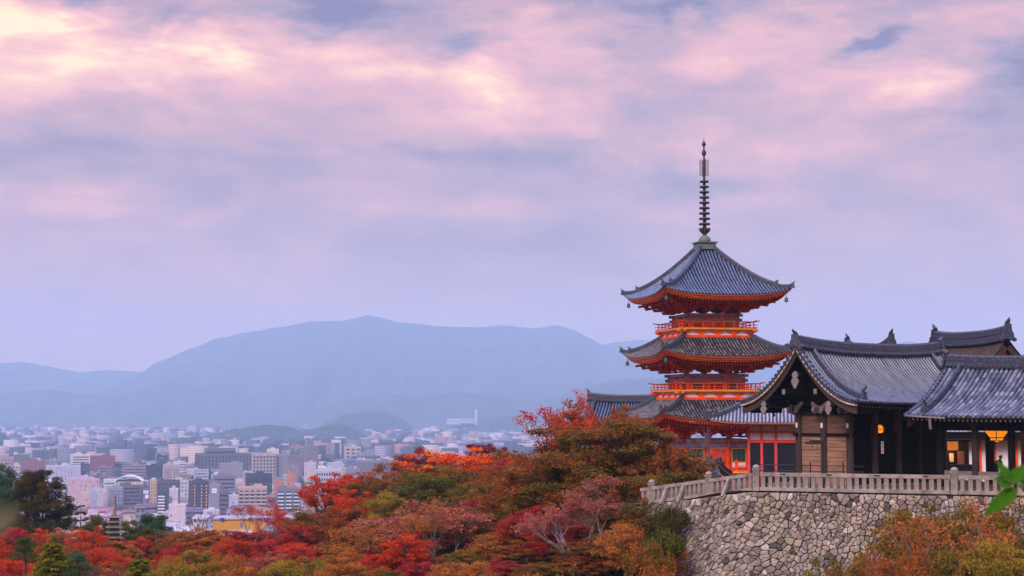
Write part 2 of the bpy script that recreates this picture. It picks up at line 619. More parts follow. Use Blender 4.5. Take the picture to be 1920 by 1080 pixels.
def pagoda_roof(w0, w1, zt, ze, lift, c, tile_mat, parent, soff_w, soff_z, sp=0.30):
    P = roof_profile(w0, w1, zt, ze, lift, c)
    roof = MB()
    n = int(2 * w1 / sp)
    rows = [(-w1 + (i + .5) * 2 * w1 / n) for i in range(n)]
    t0 = lambda s: max(0.0, (abs(s) - w0) / (w1 - w0))
    for k in range(4):
        roof.M = side(k)
        tile_rows(roof, P, rows, t0, 0.085, 11)
        roof.grid(lambda u, v: P((2 * u - 1) * (w0 + (w1 - w0) * v), v), 22, 10, lambda u, v: (700 + round(u * 40), v * 18))
    r = roof.build('tiled_roof', tile_mat, parent)
    # eave: tile underside, yellow line, vermilion boards (all follow the curved eave)
    eb, yl = MB(), MB()
    for k in range(4):
        eb.M = yl.M = side(k)
        N = 28
        ev = [P(-w1 + 2 * w1 * i / N, 1.0) for i in range(N + 1)]
        def strip(mb, inset, z0, z1):
            a = [Vector((p.x * (w1 - inset) / w1, p.y + inset, p.z + z0)) for p in ev]
            b = [Vector((p.x * (w1 - inset) / w1, p.y + inset, p.z + z1)) for p in ev]
            for i in range(N):
                mb.add([a[i], a[i + 1], b[i + 1], b[i]], [(0, 1, 2, 3)])
        def under(mb, i0, i1, z0, z1):
            a = [Vector((p.x * (w1 - i0) / w1, p.y + i0, p.z + z0)) for p in ev]
            b = [Vector((p.x * (w1 - i1) / w1, p.y + i1, p.z + z1)) for p in ev]
            for i in range(N):
                mb.add([a[i], a[i + 1], b[i + 1], b[i]], [(0, 1, 2, 3)])
        strip(eb, 0.30, -0.36, -0.14)
        under(eb, 0.30, 0.42, -0.36, -0.36)
        strip(yl, 0.14, -0.145, -0.03)
        under(yl, 0.14, 0.31, -0.145, -0.145)
    eb.build('eave_board', VERMILION, r)
    yl.build('eave_edge_line', YELLOW, r)
    # ribbed soffit: two flights of rafters under sloping boards
    sf = MB()
    for k in range(4):
        sf.M = side(k)
        def Q(s, q):               # underside, q 0 at the body and 1 near the eave
            y = -(soff_w + (w1 - 0.42 - soff_w) * q)
            e = P(s / max(0.2, -y) * w1, 1.0).z - 0.40
            return Vector((s, y, soff_z + (e - soff_z) * (q ** 1.25)))
        sf.grid(lambda u, v: Q((2 * u - 1) * (soff_w + (w1 - 0.42 - soff_w) * v), v), 26, 6)
        m = int(2 * (w1 - .5) / 0.27)
        for i in range(m + 1):
            s = -(w1 - .55) + i * 2 * (w1 - .55) / m
            q0 = max(0.0, (abs(s) - soff_w) / (w1 - .42 - soff_w))
            for qa, qb, dz_ in ((max(q0, 0.05), 0.72, -0.13), (max(q0, 0.55), 0.995, -0.05)):
                if qb - qa > 0.02:
                    a, b = Q(s, qa) + Vector((0, 0, dz_)), Q(s, qb) + Vector((0, 0, dz_))
                    sf.beam(a, b, 0.10, 0.12)
                    dd = (b - a).normalized()
                    sf.mi = 1
                    sf.beam(b, b + dd * 0.02, 0.085, 0.10)
                    sf.mi = 0
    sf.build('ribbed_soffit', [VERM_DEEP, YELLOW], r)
    # hip ridges, in two steps, each closed by a demon tile
    for k in range(4):
        hr = MB(side(k))
        def C(t, up=0.0):
            w = w0 + (w1 - w0) * t
            p = P(-w, t)
            return Vector((-w, -w, p.z + up))
        t1 = 0.80
        hr.sweep([C(t1 * i / 10, -0.05) for i in range(11)], 0.42, 0.34)
        hr.tube([C(t1 * i / 10, 0.30) for i in range(11)], 0.13, 6)
        dirn = (C(1) - C(.9))
        ridge_end(hr, C(t1, 0.0), dirn, 0.22, 0.34, 0.42)
        hr.sweep([C(t1 + (1.0 - t1) * i / 4, -0.05) + Vector((0, 0, 0.10 * (i / 4) ** 2)) for i in range(5)], 0.30, 0.26)
        hr.tube([C(t1 + (1.0 - t1) * i / 4, 0.22) + Vector((0, 0, 0.10 * (i / 4) ** 2)) for i in range(5)], 0.10, 6)
        ridge_end(hr, C(1.0, 0.02), dirn, 0.26, 0.28, 0.36)
        hr.build('hip_ridge', RIDGE, r)
    return r, P


def bracket_cluster(z0, z1, reach, diag=False):
    """stepped arms with bearing blocks and a slanting tail rafter, grown outwards along -y"""
    mb = MB()
    h = (z1 - z0)
    steps = 3
    k2 = 1.41 if diag else 1.0
    for i in range(steps):
        y = -reach * k2 * (i + 1) / steps
        z = z0 + h * (i + .3) / (steps + .6)
        mb.lim(-0.13, 0.13, y - 0.12, 0.15, z, z + h * .13)
        mb.lim(-0.20, 0.20, y - 0.20, y + 0.16, z + h * .13, z + h * .24)
        if not diag:
            wd = 0.62 + 0.12 * i
            prof = [(-wd, h * .12), (-wd, h * .07), (-wd * .7, 0), (wd * .7, 0), (wd, h * .07), (wd, h * .12)]
            mb.prism(prof, (0, y + .08, z + h * .24), (1, 0, 0), (0, 0, 1), 0.18)
            for q in (-1, 0, 1):
                mb.lim(q * (wd - .12) - .13, q * (wd - .12) + .13, y - .16, y + .16, z + h * .36, z + h * .44)
    for a, b in ((0.35, 1.02), (0.62, 1.28)):
        za = z0 + h * (a + .45)
        mb.beam((0, -reach * .1, za + h * .16), (0, -reach * k2 * b, za - h * .20), 0.17, 0.20)
    return mb


def bracket_ring(name, hw, z0, z1, reach, parent, n_mid=2):
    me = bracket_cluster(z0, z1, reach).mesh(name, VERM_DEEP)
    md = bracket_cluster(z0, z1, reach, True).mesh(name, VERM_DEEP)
    tip = MB()
    for k in range(4):
        for i in range(4):
            s = -hw + 2 * hw * i / 3
            if i == 0:
                o = link(name, md, parent)
                o.matrix_local = side(k) @ Matrix.Translation((-hw, -hw, 0)) @ Matrix.Rotation(-PI / 4, 4, 'Z')
            o = link(name, me, parent)
            o.matrix_local = side(k) @ Matrix.Translation((s * .995, -hw, 0))
    pl = MB()
    for k in range(4):          # purlins running through the bracket tiers
        pl.M = side(k)
        for i in range(3):
            y = hw + reach * (i + 1) / 3
            z = z0 + (z1 - z0) * (i + .3) / 3.6 + (z1 - z0) * .44
            pl.beam((-y - .25, -y, z + .05), (y + .25, -y, z + .05), 0.17, 0.17)
    pl.build('bracket_purlin', VERM_DEEP, parent)


def storey_body(hw, z0, z1, parent, windows=True, door_w=1.25):
    """columns, panels, door, lattice windows and the two patterned lintels between z0 and z1"""
    core = MB()
    core.lim(-hw + .12, hw - .12, -hw + .12, hw - .12, z0, z1)
    body = core.build('storey_wall', VERMILION, parent)
    li = MB()
    H = z1 - z0
    for k in range(4):
        li.M = side(k)
        li.lim(-hw - .42, hw + .42, -hw - .14, -hw + .06, z1 - 0.27, z1 - 0.02)
        li.lim(-hw - .36, hw + .36, -hw - .13, -hw + .05, z1 - 0.72, z1 - 0.45)
    li.build('patterned_lintel', PATTERN, body)
    for k in range(4):
        for i in range(4):
            if i == 3:
                continue
            c = MB(side(k))
            c.tube([(-hw + 2 * hw * i / 3, -hw, z0), (-hw + 2 * hw * i / 3, -hw, z1)], 0.15, 10)
            c.build('column', VERMILION, body)
        d = MB(side(k))
        zt = z1 - 0.80
        for q in (-1, 1):
            d.lim(min(q * .02, q * door_w / 2), max(q * .02, q * door_w / 2), -hw - .02, -hw + .10, z0 + .12, zt - .05)
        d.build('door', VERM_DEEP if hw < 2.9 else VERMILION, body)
        fr = MB(side(k))
        fr.lim(-door_w / 2 - .14, -door_w / 2, -hw - .07, -hw + .10, z0, zt)
        fr.lim(door_w / 2, door_w / 2 + .14, -hw - .07, -hw + .10, z0, zt)
        fr.lim(-door_w / 2 - .14, door_w / 2 + .14, -hw - .06, -hw + .10, zt - .05, zt + .07)
        fr.build('door_frame', YELLOW, body)
        if windows:
            for q in (-1, 1):
                cx_ = q * hw * .665
                ww = hw * .21
                a, b = z0 + (zt - z0) * .40, zt - .06
                w = MB(side(k))
                w.lim(cx_ - ww, cx_ + ww, -hw + .02, -hw + .10, a, b)
                for j in range(7):
                    xx = cx_ - ww + (j + .5) * 2 * ww / 7
                    w.lim(xx - .022, xx + .022, -hw - .02, -hw + .04, a, b)
                w.build('lattice_window', GREEN, body)
                f = MB(side(k))
                f.lim(cx_ - ww - .07, cx_ - ww, -hw - .05, -hw + .1, a - .07, b + .07)
                f.lim(cx_ + ww, cx_ + ww + .07, -hw - .05, -hw + .1, a - .07, b + .07)
                f.lim(cx_ - ww, cx_ + ww, -hw - .05, -hw + .1, b, b + .07)
                f.lim(cx_ - ww, cx_ + ww, -hw - .05, -hw + .1, a - .07, a)
                f.build('window_frame', YELLOW, body)
    return body


def railing_mesh(hw, z, h=0.56, posts=7):
    mb = MB()
    for k in range(4):
        mb.M = side(k)
        for zz, th, ext in ((z + .06, .07, .34), (z + h * .52, .055, .40), (z + h, .085, .55)):
            pts = [Vector((-hw - ext, -hw, zz + (.10 if zz > z + h * .9 else .02)))]
            pts += [Vector((-hw + 2 * hw * i / 8, -hw, zz)) for i in range(9)]
            pts += [Vector((hw + ext, -hw, zz + (.10 if zz > z + h * .9 else .02)))]
            mb.tube(pts, th * .62, 6)
        for i in range(posts + 1):
            if i == posts:
                continue
            s = -hw + 2 * hw * i / posts
            mb.lim(s - .045, s + .045, -hw - .045, -hw + .045, z, z + h * (1.12 if i == 0 else .97))
    return mb


def balcony(hw, zb, zf, parent):
    b = MB()
    b.lim(-hw - .12, hw + .12, -hw - .12, hw + .12, zf - .16, zf)
    bal = b.build('balcony', VERMILION, parent)
    y = MB()
    for k in range(4):
        y.M = side(k)
        y.lim(-hw - .28, hw + .28, -hw - .17, -hw - .10, zf - .12, zf + .005)
        y.lim(-hw - .46, hw + .46, -hw + .05, -hw + .16, zf - .27, zf - .15)
    y.build('balcony_edge_beam', YELLOW, bal)
    p = MB()
    p.lim(-hw + .26, hw - .26, -hw + .26, hw - .26, zb, zf - .16)
    p.build('white_panel', WHITE, bal)
    base = MB()
    for k in range(4):
        base.M = side(k)
        base.lim(-hw + .06, hw - .06, -hw + .06, -hw + .26, zb, zb + .24)
    base.build('balcony_base_board', VERMILION, bal)
    H = (zf - .16) - (zb + .24)
    for k in range(4):
        for i in range(5):
            s = -hw + .30 + (2 * hw - .6) * i / 4
            br = MB(side(k))
            w = .62
            prof = [(-w, H), (-w, H * .72), (-w * .82, H * .55), (-w * .5, H * .42), (-w * .28, H * .36), (-w * .24, 0), (w * .24, 0),
                    (w * .28, H * .36), (w * .5, H * .42), (w * .82, H * .55), (w, H * .72), (w, H)]
            br.prism(prof, (s, -hw + .24, zb + .24), (1, 0, 0), (0, 0, 1), 0.13)
            br.build('balcony_bracket', VERMILION, bal)
    railing_mesh(hw, zf, 0.58).build('railing', VERMILION, bal)
    return bal


# top storey and roofs (heights as read from the photograph)
rf1, P1 = pagoda_roof(0.55, 5.98, zl(18.95), zl(14.42), 0.62, 0.42, TILE_TOP, pagoda, 2.4, zl(13.75))
storey_body(2.27, zl(11.1), zl(12.95), pagoda)
bracket_ring('bracket_set', 2.27, zl(12.95), zl(14.0), 2.0, pagoda)
balcony(3.35, zl(10.72), zl(11.58), pagoda)
rf2, P2 = pagoda_roof(3.0, 6.1, zl(10.92), zl(9.02), 0.62, 0.30, TILE_LOW, pagoda, 2.8, zl(8.15))
storey_body(2.62, zl(5.6), zl(7.55), pagoda)
bracket_ring('bracket_set', 2.62, zl(7.55), zl(8.5), 1.9, pagoda)
balcony(3.72, zl(5.22), zl(6.08), pagoda)
rf3, P3 = pagoda_roof(3.35, 6.35, zl(5.42), zl(3.58), 0.62, 0.30, TILE_LOW, pagoda, 3.1, zl(2.55))
storey_body(2.95, zl(-1.05), zl(1.75), pagoda, True, 1.7)
bracket_ring('bracket_set', 2.95, zl(1.75), zl(2.95), 1.9, pagoda)
# veranda round the foot
ver = MB()
ver.lim(-4.5, 4.5, -4.5, 4.5, zl(-1.22), zl(-1.05))
veranda = ver.build('veranda', VERMILION, pagoda)
y = MB()
for k in range(4):
    y.M = side(k)
    y.lim(-4.6, 4.6, -4.62, -4.5, zl(-1.2), zl(-1.04))
y.build('veranda_edge', YELLOW, veranda)
for k in range(4):
    for i in range(5):
        pm = MB(side(k))
        s = -4.3 + 8.6 * i / 5
        pm.lim(s - .12, s + .12, -4.42, -4.18, 0, zl(-1.22))
        pm.build('veranda_post', VERMILION, veranda)
for k in range(4):
    for a, b in ((-4.4, -1.2), (1.2, 4.4)):
        rm = MB(side(k))
        for zz in (.12, .45, .80):
            rm.beam((a, -4.35, zl(-1.05) + zz), (b, -4.35, zl(-1.05) + zz), .08, .08)
        for q in (a, b):
            rm.lim(q - .11, q + .11, -4.46, -4.24, zl(-1.05), zl(-1.05) + 1.0)
        for q in (a + 1.05, a + 2.1):
            rm.lim(q - .04, q + .04, -4.39, -4.31, zl(-1.05), zl(-1.05) + .8)
        rm.build('veranda_railing', VERMILION, veranda)
for k in range(4):
    for q in (-1.2, 1.2):
        g = MB(side(k))
        g.lathe([(.10, 0), (.14, .03), (.12, .12), (.07, .16), (.13, .24), (.14, .32), (.08, .42), (.01, .52)], (q, -4.35, zl(-1.05) + 1.0), 10)
        g.build('bronze_post_cap', IRON, veranda)
for k in range(4):       # white plaster under the windows and on the ground floor sides
    for q in (-1, 1):
        w = MB(side(k))
        w.lim(q * 1.96 - .62, q * 1.96 + .62, -2.99, -2.85, zl(-.75), zl(-.25))
        w.build('white_panel', WHITE, pagoda)
st = MB()
st.lim(-3.9, 3.9, -3.9, 3.9, 0, zl(-1.6))
st.build('stone_base', STONE, pagoda)
for k in range(4):
    sp_ = MB(side(k))
    for i in range(4):
        sp_.lim(-1.15, 1.15, -4.62 - .3 * (i + 1), -4.62 - .3 * i, 0, zl(-1.22) * (1 - (i + .6) / 4.4))
    sp_.build('stair', VERMILION, veranda)
# finial
fin = MB()
fin.lim(-.92, .92, -.92, .92, zl(18.86), zl(19.0))
fin.lim(-.80, .80, -.80, .80, zl(19.0), zl(19.45))
fin.lim(-.95, .95, -.95, .95, zl(19.45), zl(19.56))
finial = fin.build('finial', VERDI, pagoda)
mb = MB()
mb.lathe([(.52, zl(19.56)), (.55, zl(19.75)), (.47, zl(19.98)), (.30, zl(20.14)), (.16, zl(20.2))], n=18)
mb.build('inverted_bowl', VERDI, finial)
mb = MB()
mb.tube([(0, 0, zl(20.1)), (0, 0, zl(24.0)), (0, 0, zl(28.4))], [.17, .14, .07], 10)
mb.build('spire_mast', IRON, finial)
mb = MB()
for k in range(8):
    mb.M = Matrix.Rotation(k * PI / 4, 4, 'Z')
    mb.prism([(.10, 0), (.30, .22), (.50, .40), (.56, .66), (.44, .60), (.40, .74), (.30, .62), (.22, .70), (.12, .40)], (0, -.03, zl(20.18)), (1, 0, 0), (0, 0, 1), -.06)
mb.build('lotus_cup', IRON, finial)
for i in range(9):
    z = zl(21.22 + i * 0.487)
    rr = .53 - .014 * i
    mb = MB()
    mb.lathe([(.14, -.02), (rr * .80, -.085), (rr * .97, -.07), (rr, 0.0), (rr * .96, .085), (rr * .70, .10), (.14, .04)], (0, 0, z), 18)
    mb.build('spire_ring', IRON, finial)
mb = MB()
for k in range(4):
    mb.M = Matrix.Rotation(k * PI / 2, 4, 'Z')
    mb.lim(.33, .345, -.012, .012, zl(25.62), zl(27.15))
    mb.lim(.20, .21, -.012, .012, zl(25.62), zl(27.15))
    for j in range(13):
        z = zl(25.66 + j * .117)
        mb.beam((.10, 0, z), (.28, 0, z + .05), .03, .028)
        mb.beam((.28, 0, z + .05), (.43, 0, z), .03, .03)
        mb.beam((.43, 0, z), (.41, 0, z + .08), .03, .03)
mb.build('water_flame', IRON, finial)
mb = MB()
mb.lathe([(.07, zl(27.5)), (.17, zl(27.58)), (.21, zl(27.72)), (.20, zl(27.9)), (.13, zl(28.02)), (.06, zl(28.06))], n=14)
mb.lathe([(.06, zl(28.36)), (.16, zl(28.45)), (.20, zl(28.58)), (.15, zl(28.72)), (.05, zl(28.84)), (.012, zl(29.15))], n=14)
mb.build('jewel', IRON, finial)

# wind bells under the eave corners (they hang, so each is its own thing)
BELL = None
rot = Matrix.Rotation(R(13.0), 3, 'Z')
for P, w1, nm in ((P1, 5.98, 'top'), (P2, 6.1, 'middle'), (P3, 6.35, 'lowest')):
    for (sx, sy), where in (((-1, 1), 'far left'), ((-1, -1), 'near'), ((1, -1), 'right')):
        if nm == 'lowest' and where != 'far left':
            continue
        if nm == 'middle' and where == 'right':
            continue
        e = P(w1 * .93, 1.0).z - 0.42
        loc = Vector((17.56, 148.0, PZ)) + rot @ Vector((sx * w1 * .93, sy * w1 * .93, e))
        b = thing('wind_bell', 'green bronze wind bell hanging under the %s eave corner of the %s pagoda roof' % (where, nm), 'wind bell', loc, 0, 'wind bells of the pagoda')
        if BELL is None:
            m1 = MB()
            m1.lathe([(.05, -.30), (.15, -.34), (.17, -.45), (.19, -.66), (.24, -.78), (.22, -.80)], n=12)
            m1.tube([(0, 0, 0), (0, 0, -.32)], .022, 6)
            m2 = MB()
            m2.lim(-.012, .012, -.09, .09, -1.02, -.86)
            m2.tube([(0, 0, -.7), (0, 0, -.9)], .012, 5)
            BELL = (m1.mesh('bell_body', BRONZE), m2.mesh('clapper', BRONZE))
        b.scale = (.8, .8, .8)
        link('bell_body', BELL[0], b)
        link('clapper', BELL[1], b)

# ================================================================== gabled halls
def gable_roof(root, x0, x1, a, zr, ze, c, tile_m, ridge_m, sori=0.25, row=0.30, tr=0.085, rh=0.5, rw=0.36, desc=(), tile=0.36,
               ends=(True, True), rafters=None, soffit_m=None, board_m=None, edge_m=None, verge=True, sides=(-1, 1), nseg=12):
    """tiled gable roof over local x0..x1, eaves at y = -a and +a"""
    xm, xl = (x0 + x1) / 2, (x1 - x0) / 2

    def lift(s):
        return sori * abs((s - xm) / xl) ** 2.6

    def mk(sg):
        def P(s, t):
            p = t * (1 + c) - c * t * t
            return Vector((s, sg * a * t, zr - (zr - ze) * p + lift(s) * (0.4 + 0.6 * (1 - t))))
        return P
    mb = MB()
    Ps = {}
    n = int((x1 - x0) / row)
    rows = [x0 + .12 + (x1 - x0 - .24) * i / n for i in range(n + 1)]
    for sg in sides:
        P = Ps[sg] = mk(sg)
        if tile_m is not BARK:
            tile_rows(mb, P, rows, 0.03, tr, nseg, tile)
        slope_bed(mb, P, x0, x1, 0.0, 24, nseg, tile, 5.0)
    r = mb.build('tiled_roof' if tile_m is not BARK else 'thatched_roof', tile_m, root)
    # underside boards with rafters
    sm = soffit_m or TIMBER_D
    sf = MB()
    th = 0.16 if tile_m is not BARK else 0.55
    for sg in sides:
        P = Ps[sg]
        sf.grid(lambda u, v: P(x0 + .05 + (x1 - x0 - .1) * u, 0.02 + .975 * v) - Vector((0, 0, th)), 6, 10)
        e0 = [P(x0 + (x1 - x0) * i / 20, 1.0) for i in range(21)]
        for i in range(20):
            dn = Vector((0, 0, -th))
            sf.add([e0[i] + dn, e0[i + 1] + dn, e0[i + 1], e0[i]], [(0, 1, 2, 3)])
        if rafters:
            m = int((x1 - x0) / 0.30)
            for i in range(m + 1):
                s = x0 + .15 + (x1 - x0 - .3) * i / m
                q0, q1 = P(s, 0.55) + Vector((0, 0, -th - .12)), P(s, 0.955) + Vector((0, 0, -th - .13))
                sf.beam(q0, q1, .10, .13)
                sf.mi = 1
                sf.beam(q1, q1 + (q1 - q0).normalized() * .02, .085, .11)
                sf.mi = 0
    sf.build('ribbed_soffit' if rafters else 'soffit', [sm, rafters or sm], r)
    # ridge
    rd = MB()
    N = 24
    line = [Vector((x0 + .05 + (x1 - x0 - .1) * i / N, 0, zr - .08 + lift(x0 + (x1 - x0) * i / N))) for i in range(N + 1)]
    rd.sweep(line, rw, rh * .42)
    rd.sweep([p + Vector((0, 0, rh * .40)) for p in line], rw * .78, rh * .22)
    rd.sweep([p + Vector((0, 0, rh * .60)) for p in line], rw * .92, rh * .10)
    rd.sweep([p + Vector((0, 0, rh * .69)) for p in line], rw * .66, rh * .24)
    rd.tube([p + Vector((0, 0, rh * .98)) for p in line], rw * .30, 8)
    m = int((x1 - x0) / .27)
    for i in range(m):                    # row of round tile ends along the foot and knuckles on top
        s = x0 + .2 + (x1 - x0 - .4) * i / max(1, m - 1)
        z = zr - .02 + lift(s)
        for sg in sides:
            rd.tube([(s, sg * rw * .3, z), (s, sg * (rw * .5 + .16), z - .06)], .105, 7)
        rd.tube([(s - .03, 0, z + rh * .92), (s + .03, 0, z + rh * .92)], rw * .34, 8)
    rd.build('roof_ridge', ridge_m, r)
    for e, xe, sgx in ((0, x0, -1), (1, x1, 1)):
        if ends[e]:
            oe = MB()
            ridge_end(oe, (xe, 0, zr - .1 + lift(xe)), (sgx, 0, 0), rh * .52, rw * 1.15, rh * 1.30)
            for q in (-1, 1):
                oe.tube([(xe - sgx * .05, q * rw * .95, zr - .12 + lift(xe)), (xe + sgx * .12, q * rw * .95, zr - .12 + lift(xe))], .16, 8)
            oe.build('ridge_end_tile', ridge_m, r)
    # ridges running down the slope near each gable
    for s in desc:
        for sg in sides:
            P = Ps[sg]
            d = MB()
            line = [P(s, 0.06 + .84 * i / 12) for i in range(13)]
            d.sweep(line, .30, .20)
            d.sweep([p + Vector((0, 0, .19)) for p in line], .24, .10)
            d.tube([p + Vector((0, 0, .30)) for p in line], .115, 7)
            for i in range(30):
                p = P(s, 0.07 + .82 * i / 29) + Vector((0, 0, .30))
                q = P(s, 0.075 + .82 * i / 29) + Vector((0, 0, .30))
                d.tube([p, q], .128, 7)
            ridge_end(d, P(s, .90), (0, sg, 0), .42, .32, .50)
            d.build('descending_ridge', ridge_m, r)
    # verge: bargeboards, pale edge and the tile ends lying over the edge
    for e, xe, sgx in ((0, x0, -1), (1, x1, 1)):
        if not verge:
            break
        for sg in sides:
            P = Ps[sg]
            bb, ed, vt = MB(), MB(), MB()
            for mb_, zt, zb, xo, th_ in ((bb, -.30, -.72, .14, .10), (ed, -.17, -.295, -.03, .20)):
                pts = []
                K = 16
                for i in range(K + 1):
                    p = P(xe, i / K)
                    k = 1.0 if mb_ is ed else (0.75 + .35 * (i / K))
                    pts.append((p + Vector((0, 0, zt)), p + Vector((0, 0, zt + (zb - zt) * k))))
                for i in range(K):
                    (a1, b1), (a2, b2) = pts[i], pts[i + 1]
                    o1, o2 = Vector((-sgx * xo, 0, 0)), Vector((-sgx * (xo + th_), 0, 0))
                    V = [a1 + o1, a2 + o1, b2 + o1, b1 + o1, a1 + o2, a2 + o2, b2 + o2, b1 + o2]
                    mb_.add(V, [(0, 1, 2, 3), (7, 6, 5, 4), (3, 2, 6, 7), (0, 4, 5, 1)])
            Lg = 5.2
            K = int(Lg / .27)
            for i in range(K):
                t = (i + .5) / K
                p = P(xe, t)
                vt.tube([p + Vector((sgx * .10, 0, -.02)), p + Vector((-sgx * .34, 0, .06))], .10, 7)
                vt.box(p + Vector((sgx * .05, 0, -.10)), (.05, .20, .14))
            bb.build('bargeboard', board_m or TIMBER, r)
            ed.build('verge_edge_board', edge_m or VERGE, r)
            vt.build('verge_tile_row', ridge_m, r)
    return r, Ps


def pendant(parent, o, u, w, h, m, depth=.10):
    """carved gable pendant: a heart hanging from a knot"""
    pts = []
    for i in range(24):
        q = 2 * PI * i / 24
        pts.append((w * .5 * math.sin(q) * (1 if math.cos(q) > -.2 else .92), h * .34 * math.cos(q) - (h * .16 if abs(math.sin(q)) < .3 and math.cos(q) < 0 else 0) - h * .3))
    mb = MB()
    mb.prism(pts, o, u, (0, 0, 1), depth)
    mb.prism([(-w * .24, 0), (-w * .42, h * .18), (-w * .22, h * .42), (0, h * .5), (w * .22, h * .42), (w * .42, h * .18), (w * .24, 0)], Vector(o), u, (0, 0, 1), depth * .8)
    return mb.build('gable_pendant', m, parent)


# ------------------------------------------------------------------ dark timber gate hall with the gable
GH = thing('gate_hall', 'dark timber gate hall with curved grey tiled gable roof and weathered plank end wall', 'hall', (16.5, 95.0, 0.0), R(42.0))
rg, PG = gable_roof(GH, 0.0, 14.8, 4.15, 7.84, 4.78, 0.93, TILE_GATE, RIDGE_G, sori=.34, row=.30, tr=.085, rh=.55, rw=.42, desc=(1.35, 13.5), rafters=PALEWOOD, edge_m=VERGE)
ft = MB()                                                       # stone plinth
ft.lim(1.2, 14.2, -3.2, 3.2, -3.4, 0.02)
ft.build('stone_plinth', STONE_D, GH)
DX = 2.6
for x in (DX, 5.0, 7.4, 9.8, 12.2):
    for yy in (-1.85, 0.0, 1.85):
        if yy == 0.0 and x not in (DX, 12.2):
            continue
        p = MB()
        p.tube([(x, yy, 0.0), (x, yy, 4.55)], .22, 14)
        p.build('pillar', TIMBER, GH)
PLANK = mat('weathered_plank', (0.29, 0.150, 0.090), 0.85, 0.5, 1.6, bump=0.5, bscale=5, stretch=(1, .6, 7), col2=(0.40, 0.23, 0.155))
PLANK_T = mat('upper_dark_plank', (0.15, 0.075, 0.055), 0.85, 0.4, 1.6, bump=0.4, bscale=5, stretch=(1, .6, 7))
for yy in (-0.925, 0.925):                                      # the two plank bays of the end wall
    hb = [0.0, .42, .95, 1.38, 1.62, 1.95, 2.20, 2.60, 2.86]
    pw = MB()
    for i in range(8):
        pw.lim(DX - .03 + .012 * (i % 3), DX + .06, yy - .80, yy + .80, hb[i] + .012, hb[i + 1] - .004)
    pw.build('plank_wall', PLANK, GH)
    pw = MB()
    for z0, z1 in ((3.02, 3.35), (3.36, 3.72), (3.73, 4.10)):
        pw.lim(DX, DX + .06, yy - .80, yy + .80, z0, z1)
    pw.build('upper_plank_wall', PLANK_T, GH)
tb = MB()
for z0, z1, o in ((2.84, 3.02, .10), (4.10, 4.34, .13)):
    tb.lim(DX - o, DX + o, -2.25, 2.25, z0, z1)
for yy in (-1.85, 1.85):
    for z0, z1, o in ((2.84, 3.02, .09), (4.34, 4.60, .15)):
        tb.lim(DX - .5, 12.7, yy - o, yy + o, z0, z1)
tb.build('tie_beam', TIMBER_D, GH)
for yy in (-1.85, 0, 1.85):
    t_ = MB()
    t_.lim(DX - .245, DX - .225, yy - .07, yy + .07, 3.34, 3.62)
    t_.build('pale_paper_tag', WHITE, GH)
gw = MB()                                                       # dark boards filling the gable itself, well back under the verge
gw.prism([(-3.3, 0), (3.3, 0), (2.2, .55), (1.1, 1.45), (0, 2.75), (-1.1, 1.45), (-2.2, .55)], (DX + .02, 0, 4.6), (0, 1, 0), (0, 0, 1), .08)
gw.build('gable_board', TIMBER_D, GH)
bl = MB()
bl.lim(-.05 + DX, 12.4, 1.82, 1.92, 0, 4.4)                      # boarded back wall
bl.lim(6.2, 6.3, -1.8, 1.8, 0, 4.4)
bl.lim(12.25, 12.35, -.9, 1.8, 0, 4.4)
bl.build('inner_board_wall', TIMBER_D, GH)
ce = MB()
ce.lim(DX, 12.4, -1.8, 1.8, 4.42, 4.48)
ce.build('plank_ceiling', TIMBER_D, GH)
for i, x in enumerate((3.8, 6.2, 8.6)):                          # lattice doors on the side bays
    lt = MB()
    for k in range(13):
        u = x - 1.0 + 2.0 * k / 12
        lt.lim(u - .02, u + .02, -1.80, -1.76, .15, 2.84)
    for k in range(18):
        z = .15 + 2.69 * k / 17
        lt.lim(x - 1.0, x + 1.0, -1.77, -1.73, z - .018, z + .018)
    lt.lim(x - 1.05, x + 1.05, -1.70, -1.66, .05, 1.0)
    lt.build('lattice_door', TIMBER_D, GH)
pendant(GH, (-.02, .0, 6.25), (0, -1, 0), .52, .78, PALEWOOD)
for q in (-1, 1):
    pendant(GH, (-.02, q * 2.35, 4.60), (0, -1, 0), .44, .62, PALEWOOD)
ct = MB()                                                       # collar beams of the gable overhang with pale ends
for yy, z in ((0, 6.6), (-1.15, 5.62), (1.15, 5.62), (-2.35, 4.86), (2.35, 4.86), (-3.55, 4.52), (3.55, 4.52)):
    ct.lim(.32, DX + .4, yy - .13, yy + .13, z - .32, z)
ct.build('purlin', TIMBER_D, GH)
for yy in (-1.15, 1.15):
    q = MB()
    q.lim(.29, .32, yy - .11, yy + .11, 5.30, 5.60)
    q.build('purlin_end_board', PALEWOOD, GH)
for yy in (-1.85, 0.0, 1.85):                                   # carved pale bracket arms at the post heads
    for sg in (-1, 1):
        br = MB()
        pr = [(.10, -.34), (.30, -.36), (.34, -.22), (.52, -.10), (.50, .05), (.72, .16), (.92, .40), (.80, .62), (.66, .50), (.52, .38), (.34, .30), (.10, .20)]
        br.prism([(a * .72, b * .72) for a, b in pr], (DX - .40, yy, 4.45), (0, sg, 0), (0, 0, 1), .14)
        br.build('carved_bracket', PALEWOOD, GH)
    nb = MB()
    nb.prism([(0, -.12), (.55, -.18), (.70, .0), (.60, .22), (.35, .2), (0, .25)], (DX - .2, yy + .08, 4.35), (-1, 0, 0), (0, 0, 1), .16)
    nb.build('beam_nosing', PALEWOOD, GH)
sp = MB()                                                       # bent spout at the left eave
sp.tube([(1.6, 4.0, 4.55), (1.6, 3.0, 4.35), (1.6, 2.9, 4.0)], .07, 8)
sp.build('rain_spout', BLACK, GH)

